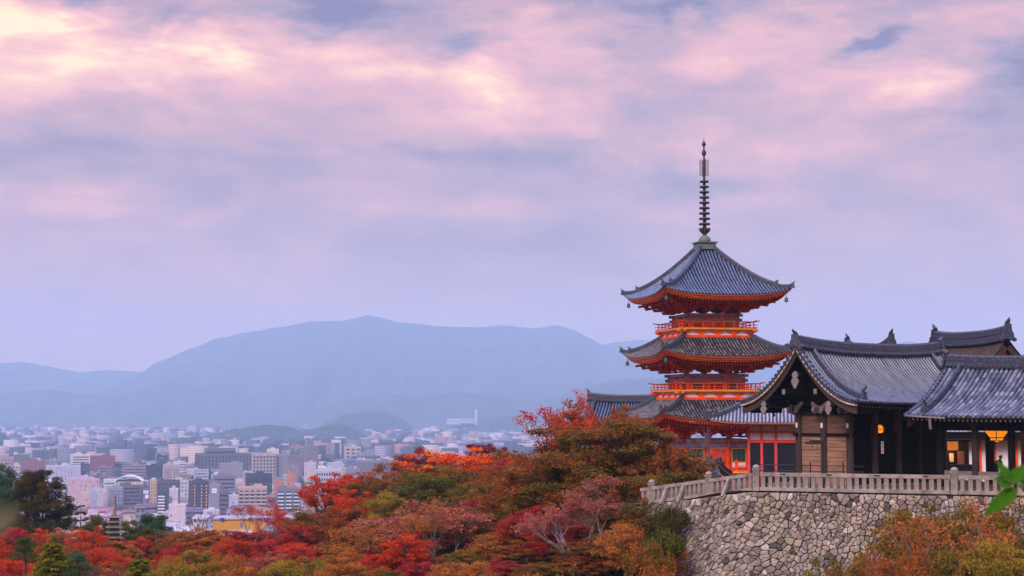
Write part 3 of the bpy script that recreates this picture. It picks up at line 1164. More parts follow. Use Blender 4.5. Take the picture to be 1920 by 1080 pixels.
# ------------------------------------------------------------------ open corridor wing to the right
WG = thing('corridor_wing', 'open dark timber corridor under a patchy grey tiled roof right of the gabled gate hall', 'corridor', (26.1, 97.0, 0.0), R(-48.0))
rw_, PW = gable_roof(WG, -0.35, 13.0, 4.35, 6.86, 4.02, 0.55, TILE_WING, RIDGE_G, sori=.22, row=.315, tr=.105, rh=.58, rw=.44, desc=(0.75, 12.2), rafters=WHITE, edge_m=TIMBER_D, tile=.42)
for x in (.85, 3.14, 5.43, 7.72, 10.0, 12.3):
    for yy in (-2.6, 2.6):
        p = MB()
        p.tube([(x, yy, -.3), (x, yy, 3.95)], .21 if x > 1 else .27, 12)
        p.build('pillar', TIMBER_D if x != 3.14 else TIMBER, WG)
b = MB()
for yy in (-2.6, 2.6):
    b.lim(.2, 12.8, yy - .14, yy + .14, 3.22, 3.97)
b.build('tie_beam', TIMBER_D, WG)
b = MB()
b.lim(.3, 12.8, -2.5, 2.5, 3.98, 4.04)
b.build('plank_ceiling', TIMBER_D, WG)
for x0_, x1_ in ((1.1, 2.95), (3.33, 5.24), (5.62, 7.5)):
    b = MB()
    b.lim(x0_, x1_, -2.66, -2.50, .62, .92)
    b.build('bench_rail', TIMBER_G, WG)
b = MB()
b.lim(.2, 12.9, -3.3, 3.3, -1.6, -.02)
b.build('stone_plinth', STONE_D, WG)
sp = MB()
sp.tube([(-.35, -4.3, 4.05), (.6, -4.5, 4.0), (2.4, -4.5, 3.92)], .06, 8)
sp.tube([(1.4, -4.46, 3.96), (1.4, -4.40, 3.3)], .09, 8)
sp.build('rain_gutter', TIMBER_G, WG)
b = MB()                                                        # solid dark bay next to the gate hall
b.lim(-4.8, -1.8, 1.2, 1.3, 0, 4.0)
b.build('dark_bay_board', TIMBER_D, WG)

# ------------------------------------------------------------------ booth with lamp light seen through the wing
def face(px, Y, z=0.0):
    p = at(px, 800, Y)
    return Vector((p.x, Y, z))


bo = thing('ticket_booth', 'small lamp-lit wooden booth with pale notice seen through the dark corridor pillars', 'booth', face(1762, 106.0), R(-3))
b = MB()
b.lim(-.2, 2.1, 0, 1.6, 0, .85)
b.lim(-.2, 2.1, 1.2, 1.6, .85, 2.4)
b.build('booth_wall', TIMBER, bo)
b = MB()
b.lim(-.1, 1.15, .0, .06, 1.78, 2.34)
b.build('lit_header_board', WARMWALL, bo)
b = MB()
b.lim(.0, .36, 1.1, 1.16, .85, 1.76)
b.build('lit_doorway', LANTERN, bo)
b = MB()
b.lim(.78, 1.05, .9, .94, 1.0, 1.55)
b.build('notice', WHITE, bo)
b = MB()
b.lim(1.30, 1.72, .9, .96, .85, 1.70)
b.build('beige_panel', mat('beige_panel_wood', (0.42, 0.20, 0.07), .7), bo)
b = MB()
b.lim(-.3, 2.3, -.3, 1.9, 2.36, 2.46)
b.build('booth_roof', TIMBER_D, bo)
lamp_in(bo, 30, (.5, .5, 1.6))

RP = thing('red_post_hall', 'white-walled hall with red posts and pale tiled eave behind the open corridor', 'hall', face(1768, 117.0, -1.5), R(-4))
mb = MB()
PR = lambda s, t: Vector((s, 2.4 - 3.6 * t, 5.9 - 1.5 * t))
tile_rows(mb, PR, [-.3 + .3 * i for i in range(34)], 0.0, .08, 4)
slope_bed(mb, PR, -.5, 10.0, 0, 8, 3)
mb.build('tiled_roof', TILE_PALE, RP)
mb = MB()
mb.lim(-.2, 9.8, 0.3, 2.4, 0, 4.2)
mb.build('white_wall', WHITE, RP)
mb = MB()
mb.lim(-.4, 9.9, -.95, .28, 3.72, 4.30)  # dark strip standing in for the shadow under the eave
mb.build('eave_shadow_strip', TIMBER_D, RP)
for x in (.1, 2.55, 3.6, 5.1, 6.3):
    mb = MB()
    mb.lim(x - .12, x + .12, .12, .34, 0, 3.75)
    mb.build('red_post', VERMILION, RP)
mb = MB()
mb.lim(-.2, 9.8, .2, .32, 1.05, 1.28)
mb.build('red_rail', VERMILION, RP)

# ------------------------------------------------------------------ lanterns (they hang: things of their own)
def hex_lantern(loc, label, s=1.0):
    root = thing('hanging_lantern', label, 'lantern', loc, R(10), 'lit lanterns under the eaves')
    m = MB()
    m.lathe([(.10 * s, -.58 * s), (.40 * s, -.52 * s), (.44 * s, -.36 * s), (.86 * s, .10 * s), (.84 * s, .16 * s), (.5 * s, .42 * s)], n=6, smooth=False)
    m.build('paper_shade', LANTERN, root)
    f = MB()
    for k in range(6):
        a = PI / 3 * k
        c_, s_ = math.cos(a), math.sin(a)
        f.tube([(.42 * s * c_, .42 * s * s_, -.54 * s), (.455 * s * c_, .455 * s * s_, -.36 * s), (.88 * s * c_, .88 * s * s_, .12 * s), (.52 * s * c_, .52 * s * s_, .44 * s)], .028, 5)
    for r_, z in ((.455, -.36), (.88, .13), (.42, -.54)):
        ring = [(r_ * s * math.cos(PI / 3 * k), r_ * s * math.sin(PI / 3 * k), z * s) for k in range(7)]
        f.tube(ring, .03, 5)
    f.tube([(0, 0, .4 * s), (0, 0, 1.1 * s)], .03, 6)
    f.build('lantern_frame', BLACK, root)
    lamp_in(root, 60, (0, 0, -.75 * s))
    return root


hex_lantern(at(1869, 809, 95.5), 'large glowing orange hexagonal lantern hanging between the corridor pillars')
rl = thing('hanging_lantern', 'small round glowing orange lantern beside the dark pillar of the gate hall', 'lantern', at(1652, 805, 98.2), 0, 'lit lanterns under the eaves')
m = MB()
m.lathe([(.05, -.30), (.18, -.25), (.28, -.12), (.30, 0), (.28, .12), (.18, .25), (.05, .30)], n=16)
m.build('paper_shade', LANTERN, rl)
m = MB()
m.lathe([(.305, -.015), (.312, 0), (.305, .015)], n=16)
m.tube([(0, 0, .28), (0, 0, 1.3)], .02, 6)
m.lathe([(.06, .28), (.10, .30), (.06, .36)], n=10)
m.build('lantern_frame', BLACK, rl)
lamp_in(rl, 14, (0, -.1, -.42))

sg = thing('hanging_sign', 'narrow white vertical notice with dark characters and a red arrow on gate hall pillar', 'sign', at(1654.5, 839, 96.2), R(-10))
m = MB()
m.lim(-.075, .075, 0, .03, -.36, .36)
m.build('sign_board', WHITE, sg)
m = MB()
for z in (.22, .02):
    m.lim(-.04, .04, -.012, 0, z + .05, z + .065)
    m.lim(-.045, .045, -.012, 0, z, z + .014)
    m.lim(-.006, .006, -.012, 0, z - .045, z + .08)
    m.lim(-.035, .035, -.012, 0, z - .055, z - .042)
m.build('sign_characters', BLACK, sg)
m = MB()
m.prism([(0, .10), (.055, .02), (.02, .02), (.02, -.09), (-.02, -.09), (-.02, .02), (-.055, .02)], (0, 0, -.22), (1, 0, 0), (0, 0, 1), .012)
m.build('red_arrow', VERM_DEEP, sg)

# ------------------------------------------------------------------ red and white hall between pagoda and gate hall
RH = thing('red_white_hall', 'red-framed white hall with dark louvred panels and low pale tiled hip roof beside pagoda', 'hall', (21.5, 127.0, -2.2), R(-9.0))
def rzl(z):
    return z + 2.2


def rect_hip(A, a0, b, zr, ze, c, lift):
    def front(s, t):
        p = t * (1 + c) - c * t * t
        return Vector((s, -b * t, zr - (zr - ze) * p + lift * (abs(s) / A) ** 6 * t * t))
    def end(s, t):
        p = t * (1 + c) - c * t * t
        return Vector((-(a0 + (A - a0) * t), s, zr - (zr - ze) * p + lift * (abs(s) / b) ** 6 * t * t))
    return front, end


fr_, en_ = rect_hip(6.2, 3.0, 3.9, rzl(5.05), rzl(3.42), .25, .35)
mb = MB()
for k in range(2):
    mb.M = Matrix.Rotation(k * PI, 4, 'Z')
    rows = [-6.05 + 12.1 * i / 44 for i in range(45)]
    tile_rows(mb, fr_, rows, lambda s: max(0.0, (abs(s) - 3.0) / 3.2), .075, 8)
    mb.grid(lambda u, v: fr_((2 * u - 1) * (3.0 + 3.2 * v), v), 20, 6, lambda u, v: (700, v * 9))
    rows = [-3.75 + 7.5 * i / 27 for i in range(28)]
    tile_rows(mb, en_, rows, lambda s: min(.96, abs(s) / 3.9), .075, 8)
    mb.grid(lambda u, v: en_((2 * u - 1) * 3.9 * v, v), 16, 6, lambda u, v: (700, v * 9))
rr_ = mb.build('tiled_roof', TILE_PALE, RH)
for sx in (-1, 1):
    for sy in (-1, 1):
        h = MB()
        def Cn(t, up=0.0):
            p = fr_(sx * (3.0 + 3.2 * t), t)
            return Vector((p.x, p.y * (-sy) * -1 * -1 if sy > 0 else p.y, p.z + up))
        h.sweep([Cn(.78 * i / 8) for i in range(9)], .34, .26)
        h.tube([Cn(.78 * i / 8, .28) for i in range(9)], .12, 6)
        ridge_end(h, Cn(.78), Cn(1) - Cn(.8), .34, .32, .42)
        h.sweep([Cn(.8 + .2 * i / 3, .06 * (i / 3)) for i in range(4)], .28, .22)
        ridge_end(h, Cn(1.0, .03), Cn(1) - Cn(.8), .3, .28, .36)
        h.build('hip_ridge', RIDGE_G, rr_)
h = MB()
h.lim(-3.2, 3.2, -.2, .2, rzl(4.98), rzl(5.3))
h.tube([(-3.2, 0, rzl(5.32)), (3.2, 0, rzl(5.32))], .13, 8)
h.build('roof_ridge', RIDGE_G, rr_)
sf, yl = MB(), MB()
for k in range(2):
    sf.M = yl.M = Matrix.Rotation(k * PI, 4, 'Z')
    sf.quad((-6.0, -3.75, rzl(3.30)), (6.0, -3.75, rzl(3.30)), (4.3, -2.2, rzl(3.5)), (-4.3, -2.2, rzl(3.5)))
    sf.quad((-6.0, -3.75, rzl(3.30)), (-4.3, -2.2, rzl(3.5)), (-4.3, 2.2, rzl(3.5)), (-6.0, 3.75, rzl(3.30)))
    for i in range(47):
        s = -5.9 + 11.8 * i / 46
        sf.beam((s, -2.6, rzl(3.38)), (s, -3.66, rzl(3.20)), .09, .11)
    ev = [fr_(-6.2 + 12.4 * i / 24, 1.0) for i in range(25)]
    for i in range(24):
        a_, b_ = ev[i] + Vector((0, .10, -.02)), ev[i + 1] + Vector((0, .10, -.02))
        yl.quad(a_, b_, b_ - Vector((0, 0, .11)), a_ - Vector((0, 0, .11)))
sf.build('ribbed_soffit', VERM_DEEP, rr_)
yl.build('eave_edge_line', YELLOW, rr_)
RED = mat('rose_red_paint', (0.66, 0.055, 0.05), .5, .15, 2.0)
LOUV = mat('blue_black_louvre', (0.020, 0.026, 0.045), .5, .3, 4.0)
core = MB()
core.lim(-3.05, 4.9, -2.0, 2.2, 0, rzl(3.4))
hw = core.build('white_wall', WHITE, RH)
xs = [-3.1, -2.12, -1.05, .55, 2.1, 3.6, 4.9]
for x in xs:
    p = MB()
    p.lim(x - .10, x + .10, -2.16, -1.98, 0, rzl(3.4))
    p.build('red_post', RED, hw)
for z0, z1, o in ((2.58, 2.80, 2.10), (1.84, 2.10, 2.19), (3.12, 3.36, 2.13), (-1.9, -1.6, 2.14)):
    p = MB()
    p.lim(-3.2, 5.0, -o, -1.98, rzl(z0), rzl(z1))
    p.build('red_rail', RED, hw)
for i in range(len(xs) - 1):
    p = MB()
    a_, b_ = xs[i] + .10, xs[i + 1] - .10
    p.lim(a_, b_, -2.03, -1.99, .6, rzl(1.84))
    k = 0
    z = .65
    while z < rzl(1.80):
        p.beam((a_, -2.07, z), (b_, -2.07, z), .09, .02)
        z += .11
    p.build('louvred_panel', LOUV, hw)
for q in (-2.75, -1.35, -.55, .05, 1.3):
    p = MB()
    p.lim(q - .008, q + .008, -2.012, -1.98, rzl(2.1), rzl(3.12))
    p.build('panel_joint', BLACK, hw)

# ------------------------------------------------------------------ thatched gate behind the wing
def two_ends(pa, Ya, pb, Yb):
    a_, b_ = at(pa, 700, Ya), at(pb, 700, Yb)
    d = Vector((b_.x - a_.x, b_.y - a_.y, 0))
    return Vector((a_.x, a_.y, 0)), math.atan2(d.y, d.x), d.length


o, rz_, L_ = two_ends(1888, 125.0, 1757, 134.0)
BG = thing('thatched_gate', 'brown thatched gate roof with heavy tiled ridge and orange gable above corridor roof', 'gate', (o.x, o.y, -1.0), rz_)
gable_roof(BG, -.2, L_ + .2, 4.6, 10.55, 6.6, .35, BARK, RIDGE, sori=.30, rh=.92, rw=.62, edge_m=BARK, board_m=BARK, verge=False, ends=(True, True))
p = MB()
p.prism([(-2.6, 0), (2.6, 0), (0, 2.3)], (.55, 0, 7.75), (0, 1, 0), (0, 0, 1), .12)
p.build('gable_panel', VERMILION, BG)
for sg_ in (-1, 1):
    p = MB()
    p.sweep([(.0, sg_ * 4.6 * t, 10.30 - (10.55 - 6.6) * (t * 1.35 - .35 * t * t) - .28) for t in (0, .2, .4, .6, .8, 1.0)], .28, .42)
    p.build('bargeboard', BARK, BG)
    p = MB()
    p.sweep([(.32, sg_ * 4.4 * t, 10.30 - (10.55 - 6.6) * (t * 1.35 - .35 * t * t) - .62) for t in (.1, .3, .5, .7, .9)], .06, .16)
    p.build('gable_edge_board', YELLOW, BG)
for x in (1.2, L_ - 1.2):
    for yy in (-2.4, 2.4):
        p = MB()
        p.tube([(x, yy, -1.5), (x, yy, 7.6)], .28, 10)
        p.build('pillar', VERMILION, BG)
p = MB()
p.lim(1.0, L_ - 1.0, -2.6, 2.6, 6.0, 7.4)
p.build('lintel', VERMILION, BG)

# ------------------------------------------------------------------ roof end peeping over the gate hall ridge
o, rz_, L_ = two_ends(1672, 131.0, 1590, 139.0)
RR = thing('rear_hall', 'hall whose curled tile ridge end just shows above the gate hall ridge', 'hall', (o.x, o.y, -1.5), rz_)
gable_roof(RR, 0, L_, 3.8, 10.35, 7.2, .4, TILE_TOP, RIDGE, sori=.75, rh=.75, rw=.5, desc=(), verge=True, row=.4)
p = MB()
p.lim(.8, L_ - .8, -2.4, 2.4, -1.0, 7.6)
p.build('white_wall', WHITE, RR)
for x in (.8, 2.6, L_ - .8):
    p = MB()
    p.tube([(x, -2.45, -1.0), (x, -2.45, 7.5)], .2, 8)
    p.build('red_post', VERMILION, RR)

# ------------------------------------------------------------------ long roof behind the red tree left of the pagoda
o, rz_, L_ = two_ends(1104, 186.0, 1262, 183.0)
LH = thing('long_hall', 'long dark-roofed hall mostly hidden behind the red cherry tree left of pagoda', 'hall', (o.x, o.y, -4.0), rz_)
gable_roof(LH, 0, L_, 5.0, 9.25, 5.9, .45, TILE_TOP, RIDGE, sori=.30, rh=.7, rw=.5, desc=(.8,), row=.36)
p = MB()
p.lim(.9, L_ - .9, -3.2, 3.2, 0, 6.6)
p.build('plaster_wall', WHITE, LH)
for i in range(6):
    p = MB()
    p.lim(1.0 + i * 1.6 - .1, 1.0 + i * 1.6 + .1, -3.3, -3.19, 0, 6.4)
    p.build('dark_post', TIMBER, LH)

# ------------------------------------------------------------------ little buildings at the foot of the pagoda
SW = thing('white_storehouse', 'small white plastered storehouse with dark tiled roof behind the stone fence', 'storehouse', face(1263, 121, -2.4), R(4))
gable_roof(SW, -.7, 3.1, 1.7, 2.55, 1.95, .2, TILE_LOW, RIDGE, sori=.06, rh=.25, rw=.25, row=.28, tr=.07)
p = MB()
p.lim(-.15, 2.6, -1.1, 1.1, -.5, 2.15)
p.build('white_wall', WHITE, SW)
p = MB()
for x in (.85, 1.95):
    p.lim(x - .05, x + .05, -1.16, -1.09, 0, 1.95)
p.lim(-.2, 2.65, -1.17, -1.09, 1.20, 1.28)
p.build('timber_frame', TIMBER, SW)
p = MB()
p.lim(-1.2, -.2, -.9, 1.0, -.5, 1.75)
p.build('dark_shed_side', TIMBER_D, SW)
TG = thing('small_roofed_gate', 'low dark tiled gate roof in front of the orange pagoda veranda', 'gate', face(1338, 133, -2.3), R(-62))
gable_roof(TG, -.8, .8, 1.15, 2.35, 1.6, .5, TILE_LOW, RIDGE, sori=.12, rh=.3, rw=.28, row=.28, tr=.075)
for x in (-.5, .5):
    p = MB()
    p.lim(x - .1, x + .1, -.1, .1, 0, 2.2)
    p.build('gate_post', VERMILION, TG)
p = MB()
p.lim(-.7, .7, -.06, .06, 1.7, 1.9)
p.build('gate_beam', VERMILION, TG)

# ------------------------------------------------------------------ iron handrail and floodlight in front of the plank wall
RAIL_A, RAIL_B = at(1424, 880, 95.3), at(1620, 882, 92.3)
IR = thing('iron_handrail', 'thin black iron handrail standing before the plank wall of gate hall', 'handrail', (0, 0, 0))
def ralong(px):
    k = (px - 1424) / 196.0
    q = RAIL_A.lerp(RAIL_B, k)
    return Vector((q.x, q.y, 0))


m = MB()
for zz in (1.22, .90):
    m.tube([ralong(1424) + Vector((0, 0, zz)), ralong(1619) + Vector((0, 0, zz))], .028, 6)
m.tube([ralong(1490) + Vector((0, 0, 2.16)), ralong(1546) + Vector((0, 0, 2.13))], .022, 6)
m.build('rail', BLACK, IR)
for px, h in ((1492, 2.2), (1521, 1.42), (1545.5, 2.45), (1582, 1.42)):
    m = MB()
    m.tube([ralong(px) - Vector((0, 0, .6)), ralong(px) + Vector((0, 0, h))], .05 if h > 2 else .04, 8)
    m.build('rail_post', BLACK, IR)
FL = thing('floodlight', 'black bar floodlight fixed on top of the tall rail post', 'floodlight', ralong(1545.5) + Vector((0, 0, 2.45)), R(-18))
m = MB()
m.lim(-1.0, .22, -.12, .12, -.02, .14)
m.lim(-.75, .10, -.16, .16, .10, .22)
m.build('lamp_housing', BLACK, FL)
for x in (-.62, -.35):
    m = MB()
    m.tube([(x, 0, 0), (x, 0, -.30)], .02, 6)
    m.build('hanger', BLACK, FL)

# ------------------------------------------------------------------ the two visitors in the corridor
SKIN = mat('skin', (0.45, 0.24, 0.17), .6, .1)
HAIR = mat('black_hair', (0.012, 0.009, 0.008), .5, .2)
COAT = mat('black_coat', (0.014, 0.013, 0.017), .8, .3, 8.0)
TROU = mat('dark_trousers', (0.02, 0.02, 0.028), .8, .3, 8.0)


def person(loc, rz, label, lean=0.1, arm='bent'):
    root = thing('person', label, 'person', loc, rz, None)
    V = {'pel': (0, 0, .93, .15), 'waist': (0, .02 * lean, 1.08, .175), 'chest': (0, -lean * .9, 1.30, .20), 'neckb': (0, -lean * 1.4, 1.45, .10),
         'neck': (0, -lean * 1.7, 1.52, .058), 'head0': (0, -lean * 2.1, 1.60, .085), 'head1': (0, -lean * 2.3, 1.68, .098), 'head2': (0, -lean * 2.1, 1.74, .07)}
    E = [('pel', 'waist'), ('waist', 'chest'), ('chest', 'neckb'), ('neckb', 'neck'), ('neck', 'head0'), ('head0', 'head1'), ('head1', 'head2')]
    for sx, nm in ((-1, 'l'), (1, 'r')):
        V['hip' + nm] = (.10 * sx, 0, .88, .105)
        V['knee' + nm] = (.11 * sx, -.02 + .04 * sx, .48, .068)
        V['ank' + nm] = (.12 * sx, .03 + .05 * sx, .09, .045)
        V['toe' + nm] = (.14 * sx, -.12 + .05 * sx, .04, .038)
        V['sho' + nm] = (.19 * sx, -lean * 1.2, 1.40, .10)
        V['elb' + nm] = (.27 * sx, -lean - .04, 1.12, .065)
        V['wri' + nm] = (.18 * sx, -.30 - lean, 1.08, .034) if arm == 'bent' else (.28 * sx, -.10, .88, .034)
        E += [('pel', 'hip' + nm), ('hip' + nm, 'knee' + nm), ('knee' + nm, 'ank' + nm), ('ank' + nm, 'toe' + nm), ('neckb', 'sho' + nm), ('sho' + nm, 'elb' + nm), ('elb' + nm, 'wri' + nm)]
        wx, wy, wz, _ = V['wri' + nm]
        for k in range(4):                      # four fingers and a thumb
            V['fa%d' % k + nm] = (wx + (k - 1.5) * .020, wy - .085, wz - .02, .013)
            V['fb%d' % k + nm] = (wx + (k - 1.5) * .022, wy - .135 + .01 * abs(k - 1.5), wz - .055, .008)
            E += [('wri' + nm, 'fa%d' % k + nm), ('fa%d' % k + nm, 'fb%d' % k + nm)]
        V['th' + nm] = (wx - sx * .05, wy - .05, wz - .01, .011)
        E.append(('wri' + nm, 'th' + nm))
    V['nose'] = (0, -lean * 2.3 - .105, 1.665, .016)
    E.append(('head1', 'nose'))
    keys = list(V)
    me = bpy.data.meshes.new('body')
    me.from_pydata([V[k][:3] for k in keys], [(keys.index(a), keys.index(b_)) for a, b_ in E], [])
    o = link('body', me, root)
    sk = o.modifiers.new('skin', 'SKIN')
    for i, k in enumerate(keys):
        me.skin_vertices[0].data[i].radius = (V[k][3], V[k][3] * (.72 if k in ('waist', 'chest', 'pel') else 1))
    me.skin_vertices[0].data[0].use_root = True
    su = o.modifiers.new('sub', 'SUBSURF')
    su.levels = su.render_levels = 2
    dg = bpy.context.evaluated_depsgraph_get()
    m2 = bpy.data.meshes.new_from_object(o.evaluated_get(dg))
    o.modifiers.clear()
    o.data = m2
    m2.name = 'body'
    m2.materials.clear()
    for q in (COAT, SKIN, TROU):
        m2.materials.append(q)
    for pl in m2.polygons:
        c = pl.center
        far = abs(c.y + .30 + lean) < .17 and abs(c.x) < .25 and c.z < 1.12 and c.y < -.27 - lean
        pl.material_index = 1 if (c.z > 1.50 or far) else (2 if c.z < .86 else 0)
        pl.use_smooth = True
    hr = MB()
    hc = Vector((0, -lean * 2.3 + .02, 1.69))
    def H(u, v):
        th, ph = 2 * PI * u, PI * .62 * v
        r_ = .122 + .006 * math.sin(7 * th)
        return hc + Vector((math.sin(ph) * math.sin(th) * r_ * .86, math.sin(ph) * math.cos(th) * r_ * (1.05 if math.cos(th) > 0 else .86 if ph < 1.3 else .55), math.cos(ph) * r_ * .98))
    hr.grid(H, 20, 10)
    hr.build('hair', HAIR, root)
    ey = MB()
    for sx in (-1, 1):
        ey.lathe([(.001, -.010), (.010, 0), (.001, .010)], (sx * .035, -lean * 2.3 - .083, 1.685), 8)
        ey.lathe([(.004, -.03), (.016, 0), (.004, .03)], (sx * .098, -lean * 2.2 + .01, 1.67), 8)
    ey.lim(-.022, .022, -lean * 2.3 - .088, -lean * 2.3 - .078, 1.625, 1.632)
    ey.build('face', SKIN, root)
    return root


pp = face(1866, 95.6, 0.0)
person((pp.x, pp.y, -.02), R(35), 'person in a black coat leaning over behind the corridor bench under the lantern', .16)
pp = face(1776, 104.6, 0.0)
person((pp.x, pp.y, -.02), R(-80), 'dark-haired person standing with bowed head before the lamp-lit booth', .09)

# ================================================================== stone wall and fence at the terrace edge
FC = Vector((13.4, 90.0, 0.0))                       # corner post
FL_ = Vector((7.95, 97.7, -1.2))                      # lower left end
dR = Vector((math.cos(R(-21.5)), math.sin(R(-21.5)), 0))
FR = FC + dR * 21.0
dL = (FL_ - FC)


def wall_top(u):
    """u < 0 left of the corner, u > 0 right of it (metres along the fence)"""
    if u >= 0:
        return FC + dR * u
    return FC + dL * (min(-u, 30) / 9.43)


nR = Vector((dR.y, -dR.x, 0))
dLn = Vector((-dL.x, -dL.y, 0)).normalized()
nL = Vector((dLn.y, -dLn.x, 0))


def wall_nrm(u):
    k = max(0.0, min(1.0, (u + 2.2) / 4.4))
    k = k * k * (3 - 2 * k)
    return (nL * (1 - k) + nR * k).normalized()


def wall_pt(u, v, out=0.0):
    n = wall_nrm(u)
    p = wall_top(u)
    return p + n * (0.30 * v + 0.014 * v * v + 0.45 + out) - Vector((0, 0, v + 0.07))


STONES, T, b, _ = (lambda q: q)(new_mat('rubble_stone'))
at_ = T.n('ShaderNodeAttribute', attribute_name='tint')
ob = T.n('ShaderNodeTexCoord').outputs['Object']
base = T.ramp(at_.outputs['Fac'], [(0.0, (0.085, 0.062, 0.050)), (0.16, (0.19, 0.142, 0.115)), (0.45, (0.31, 0.238, 0.185)), (0.70, (0.42, 0.33, 0.255)),
                                   (0.86, (0.36, 0.28, 0.17)), (0.93, (0.37, 0.23, 0.15)), (1.0, (0.55, 0.45, 0.38))])
grain = T.ramp(T.noise(ob, 7.0, 6.0, 0.7), [(0.3, (0.52, 0.52, 0.54)), (0.55, (1, 1, 1)), (0.75, (1.25, 1.2, 1.15))])
c = T.mix(1.0, base, grain, 'MULTIPLY')
c = T.mix(T.m('MULTIPLY', T.ramp(T.noise(T.vm('MULTIPLY', ob, (1.0, 1.0, .35)), .55, 5.0, .65), [(.50, (0, 0, 0)), (.68, (1, 1, 1))]), .6), c, (0.075, 0.062, 0.045))
lich = T.ramp(T.noise(ob, 2.6, 6.0, 0.75), [(0.56, (0, 0, 0)), (0.66, (1, 1, 1))])
c = T.mix(T.m('MULTIPLY', lich, 0.45), c, (0.15, 0.125, 0.095))
px_, py_, pz_ = T.sep(ob)
c = T.mix(T.ramp(T.m('ADD', T.m('MULTIPLY', T.noise(ob, .45, 4.0, .6), 1.0), T.m('MULTIPLY', T.m('SUBTRACT', px_, 8.6), -.13)), [(0.40, (0, 0, 0)), (0.62, (.85, .85, .85))]), c, (0.035, 0.045, 0.012))
T.put(b.inputs['Base Color'], c)
b.inputs['Roughness'].default_value = 0.9
b.inputs['Specular IOR Level'].default_value = 0.2
bp = T.n('ShaderNodeBump')
bp.inputs['Strength'].default_value = 0.55
bp.inputs['Distance'].default_value = 0.06
T.put(bp.inputs['Height'], T.noise(ob, 11.0, 7.0, 0.65))
T.put(b.inputs['Normal'], bp.outputs[0])
GAP = mat('dark_wall_joint', (0.030, 0.022, 0.018), .95, .5, 3.0)


def clip(poly, px, py, nx, ny):
    """keep the side of the line through (px,py) where (q-p).n < 0"""
    out = []
    for i in range(len(poly)):
        a, b_ = poly[i], poly[(i + 1) % len(poly)]
        da = (a[0] - px) * nx + (a[1] - py) * ny
        db = (b_[0] - px) * nx + (b_[1] - py) * ny
        if da < 0:
            out.append(a)
        if (da < 0) != (db < 0):
            k = da / (da - db)
            out.append((a[0] + (b_[0] - a[0]) * k, a[1] + (b_[1] - a[1]) * k))
    return out


def stone_wall():
    rnd = random.Random(11)
    u0, u1, V = -10.5, 20.5, 9.6
    seeds, s = [], 0.31
    v = 0.18
    while v < V:
        row = s * rnd.uniform(.85, 1.15)
        u = u0 - 1 + rnd.random() * s
        while u < u1 + 1:
            k = rnd.choice((.55, .75, 1.0, 1.25, 1.9))
            seeds.append((u + rnd.uniform(-.16, .16), v + rnd.uniform(-.18, .18)))
            if rnd.random() < .30:
                seeds.append((u + rnd.uniform(-.3, .3), v + rnd.uniform(-.28, .28)))
            u += s * 1.12 * k
        v += row * .84
    S = np.array(seeds)
    mb = MB()
    for i, (a, c_) in enumerate(seeds):
        if not (u0 - .3 < a < u1 + .3 and -.05 < c_ < V):
            continue
        d = np.hypot(S[:, 0] - a, S[:, 1] - c_)
        poly = [(a - .75, c_ - .6), (a + .75, c_ - .6), (a + .75, c_ + .6), (a - .75, c_ + .6)]
        for j in np.argsort(d)[1:16]:
            q = S[j]
            nx, ny = q[0] - a, q[1] - c_
            poly = clip(poly, (q[0] + a) / 2, (q[1] + c_) / 2, nx, ny)
            if len(poly) < 3:
                break
        poly = clip(poly, 0, 0.0, 0, -1)
        if len(poly) < 3:
            continue
        cx_ = sum(p[0] for p in poly) / len(poly)
        cy_ = sum(p[1] for p in poly) / len(poly)
        # cut the sharp corners so the outline is a worn stone
        rp = []
        n = len(poly)
        for k in range(n):
            p, q = poly[k], poly[(k + 1) % n]
            for f in (.16, .5, .84):
                j = rnd.uniform(-.018, .018)
                rp.append((p[0] + (q[0] - p[0]) * f + j, p[1] + (q[1] - p[1]) * f + rnd.uniform(-.018, .018)))
        if sum(rp[k][0] * rp[(k + 1) % len(rp)][1] - rp[(k + 1) % len(rp)][0] * rp[k][1] for k in range(len(rp))) > 0:
            rp.reverse()
        h = rnd.uniform(.03, .18)
        tx, ty = rnd.uniform(-.16, .16), rnd.uniform(-.18, .12)
        rings = []
        for sc, hh in ((.93, -.16), (.90, .0), (.845, h * .86), (.58, h), (.20, h * 1.05)):
            rings.append([wall_pt(cx_ + (p[0] - cx_) * sc, cy_ + (p[1] - cy_) * sc,
                                  hh + (tx * (p[0] - cx_) + ty * (p[1] - cy_)) * sc * (1 if hh > .03 else 0) + (rnd.uniform(-.014, .014) if hh > .02 else 0)) for p in rp])
        m = len(rp)
        pts = [p for r_ in rings for p in r_]
        fc = [(m * r_ + k, m * r_ + (k + 1) % m, m * (r_ + 1) + (k + 1) % m, m * (r_ + 1) + k) for r_ in range(len(rings) - 1) for k in range(m)]
        fc.append(tuple(m * (len(rings) - 1) + k for k in range(m)))
        mb.col = min(1.0, max(0.0, rnd.gauss(.5, .27)))
        mb.add(pts, fc)
    mb.mi = 1
    mb.col = .2
    mb.grid(lambda u, v: wall_pt(u0 + (u1 - u0) * u, V * v, -.10), 60, 24)
    me = mb.mesh('stone_wall', [STONES, GAP])
    o = link('stone_wall', me)
    tag(o, 'sloping retaining wall of irregular grey and tan rubble stones below the fence', 'stone wall')
    return o


stone_wall()

# the fence of stone posts: rails, balusters and main posts
FENCE = thing('stone_fence', 'pale stone fence of square balusters and a broad top rail above the rubble wall', 'fence', FC)


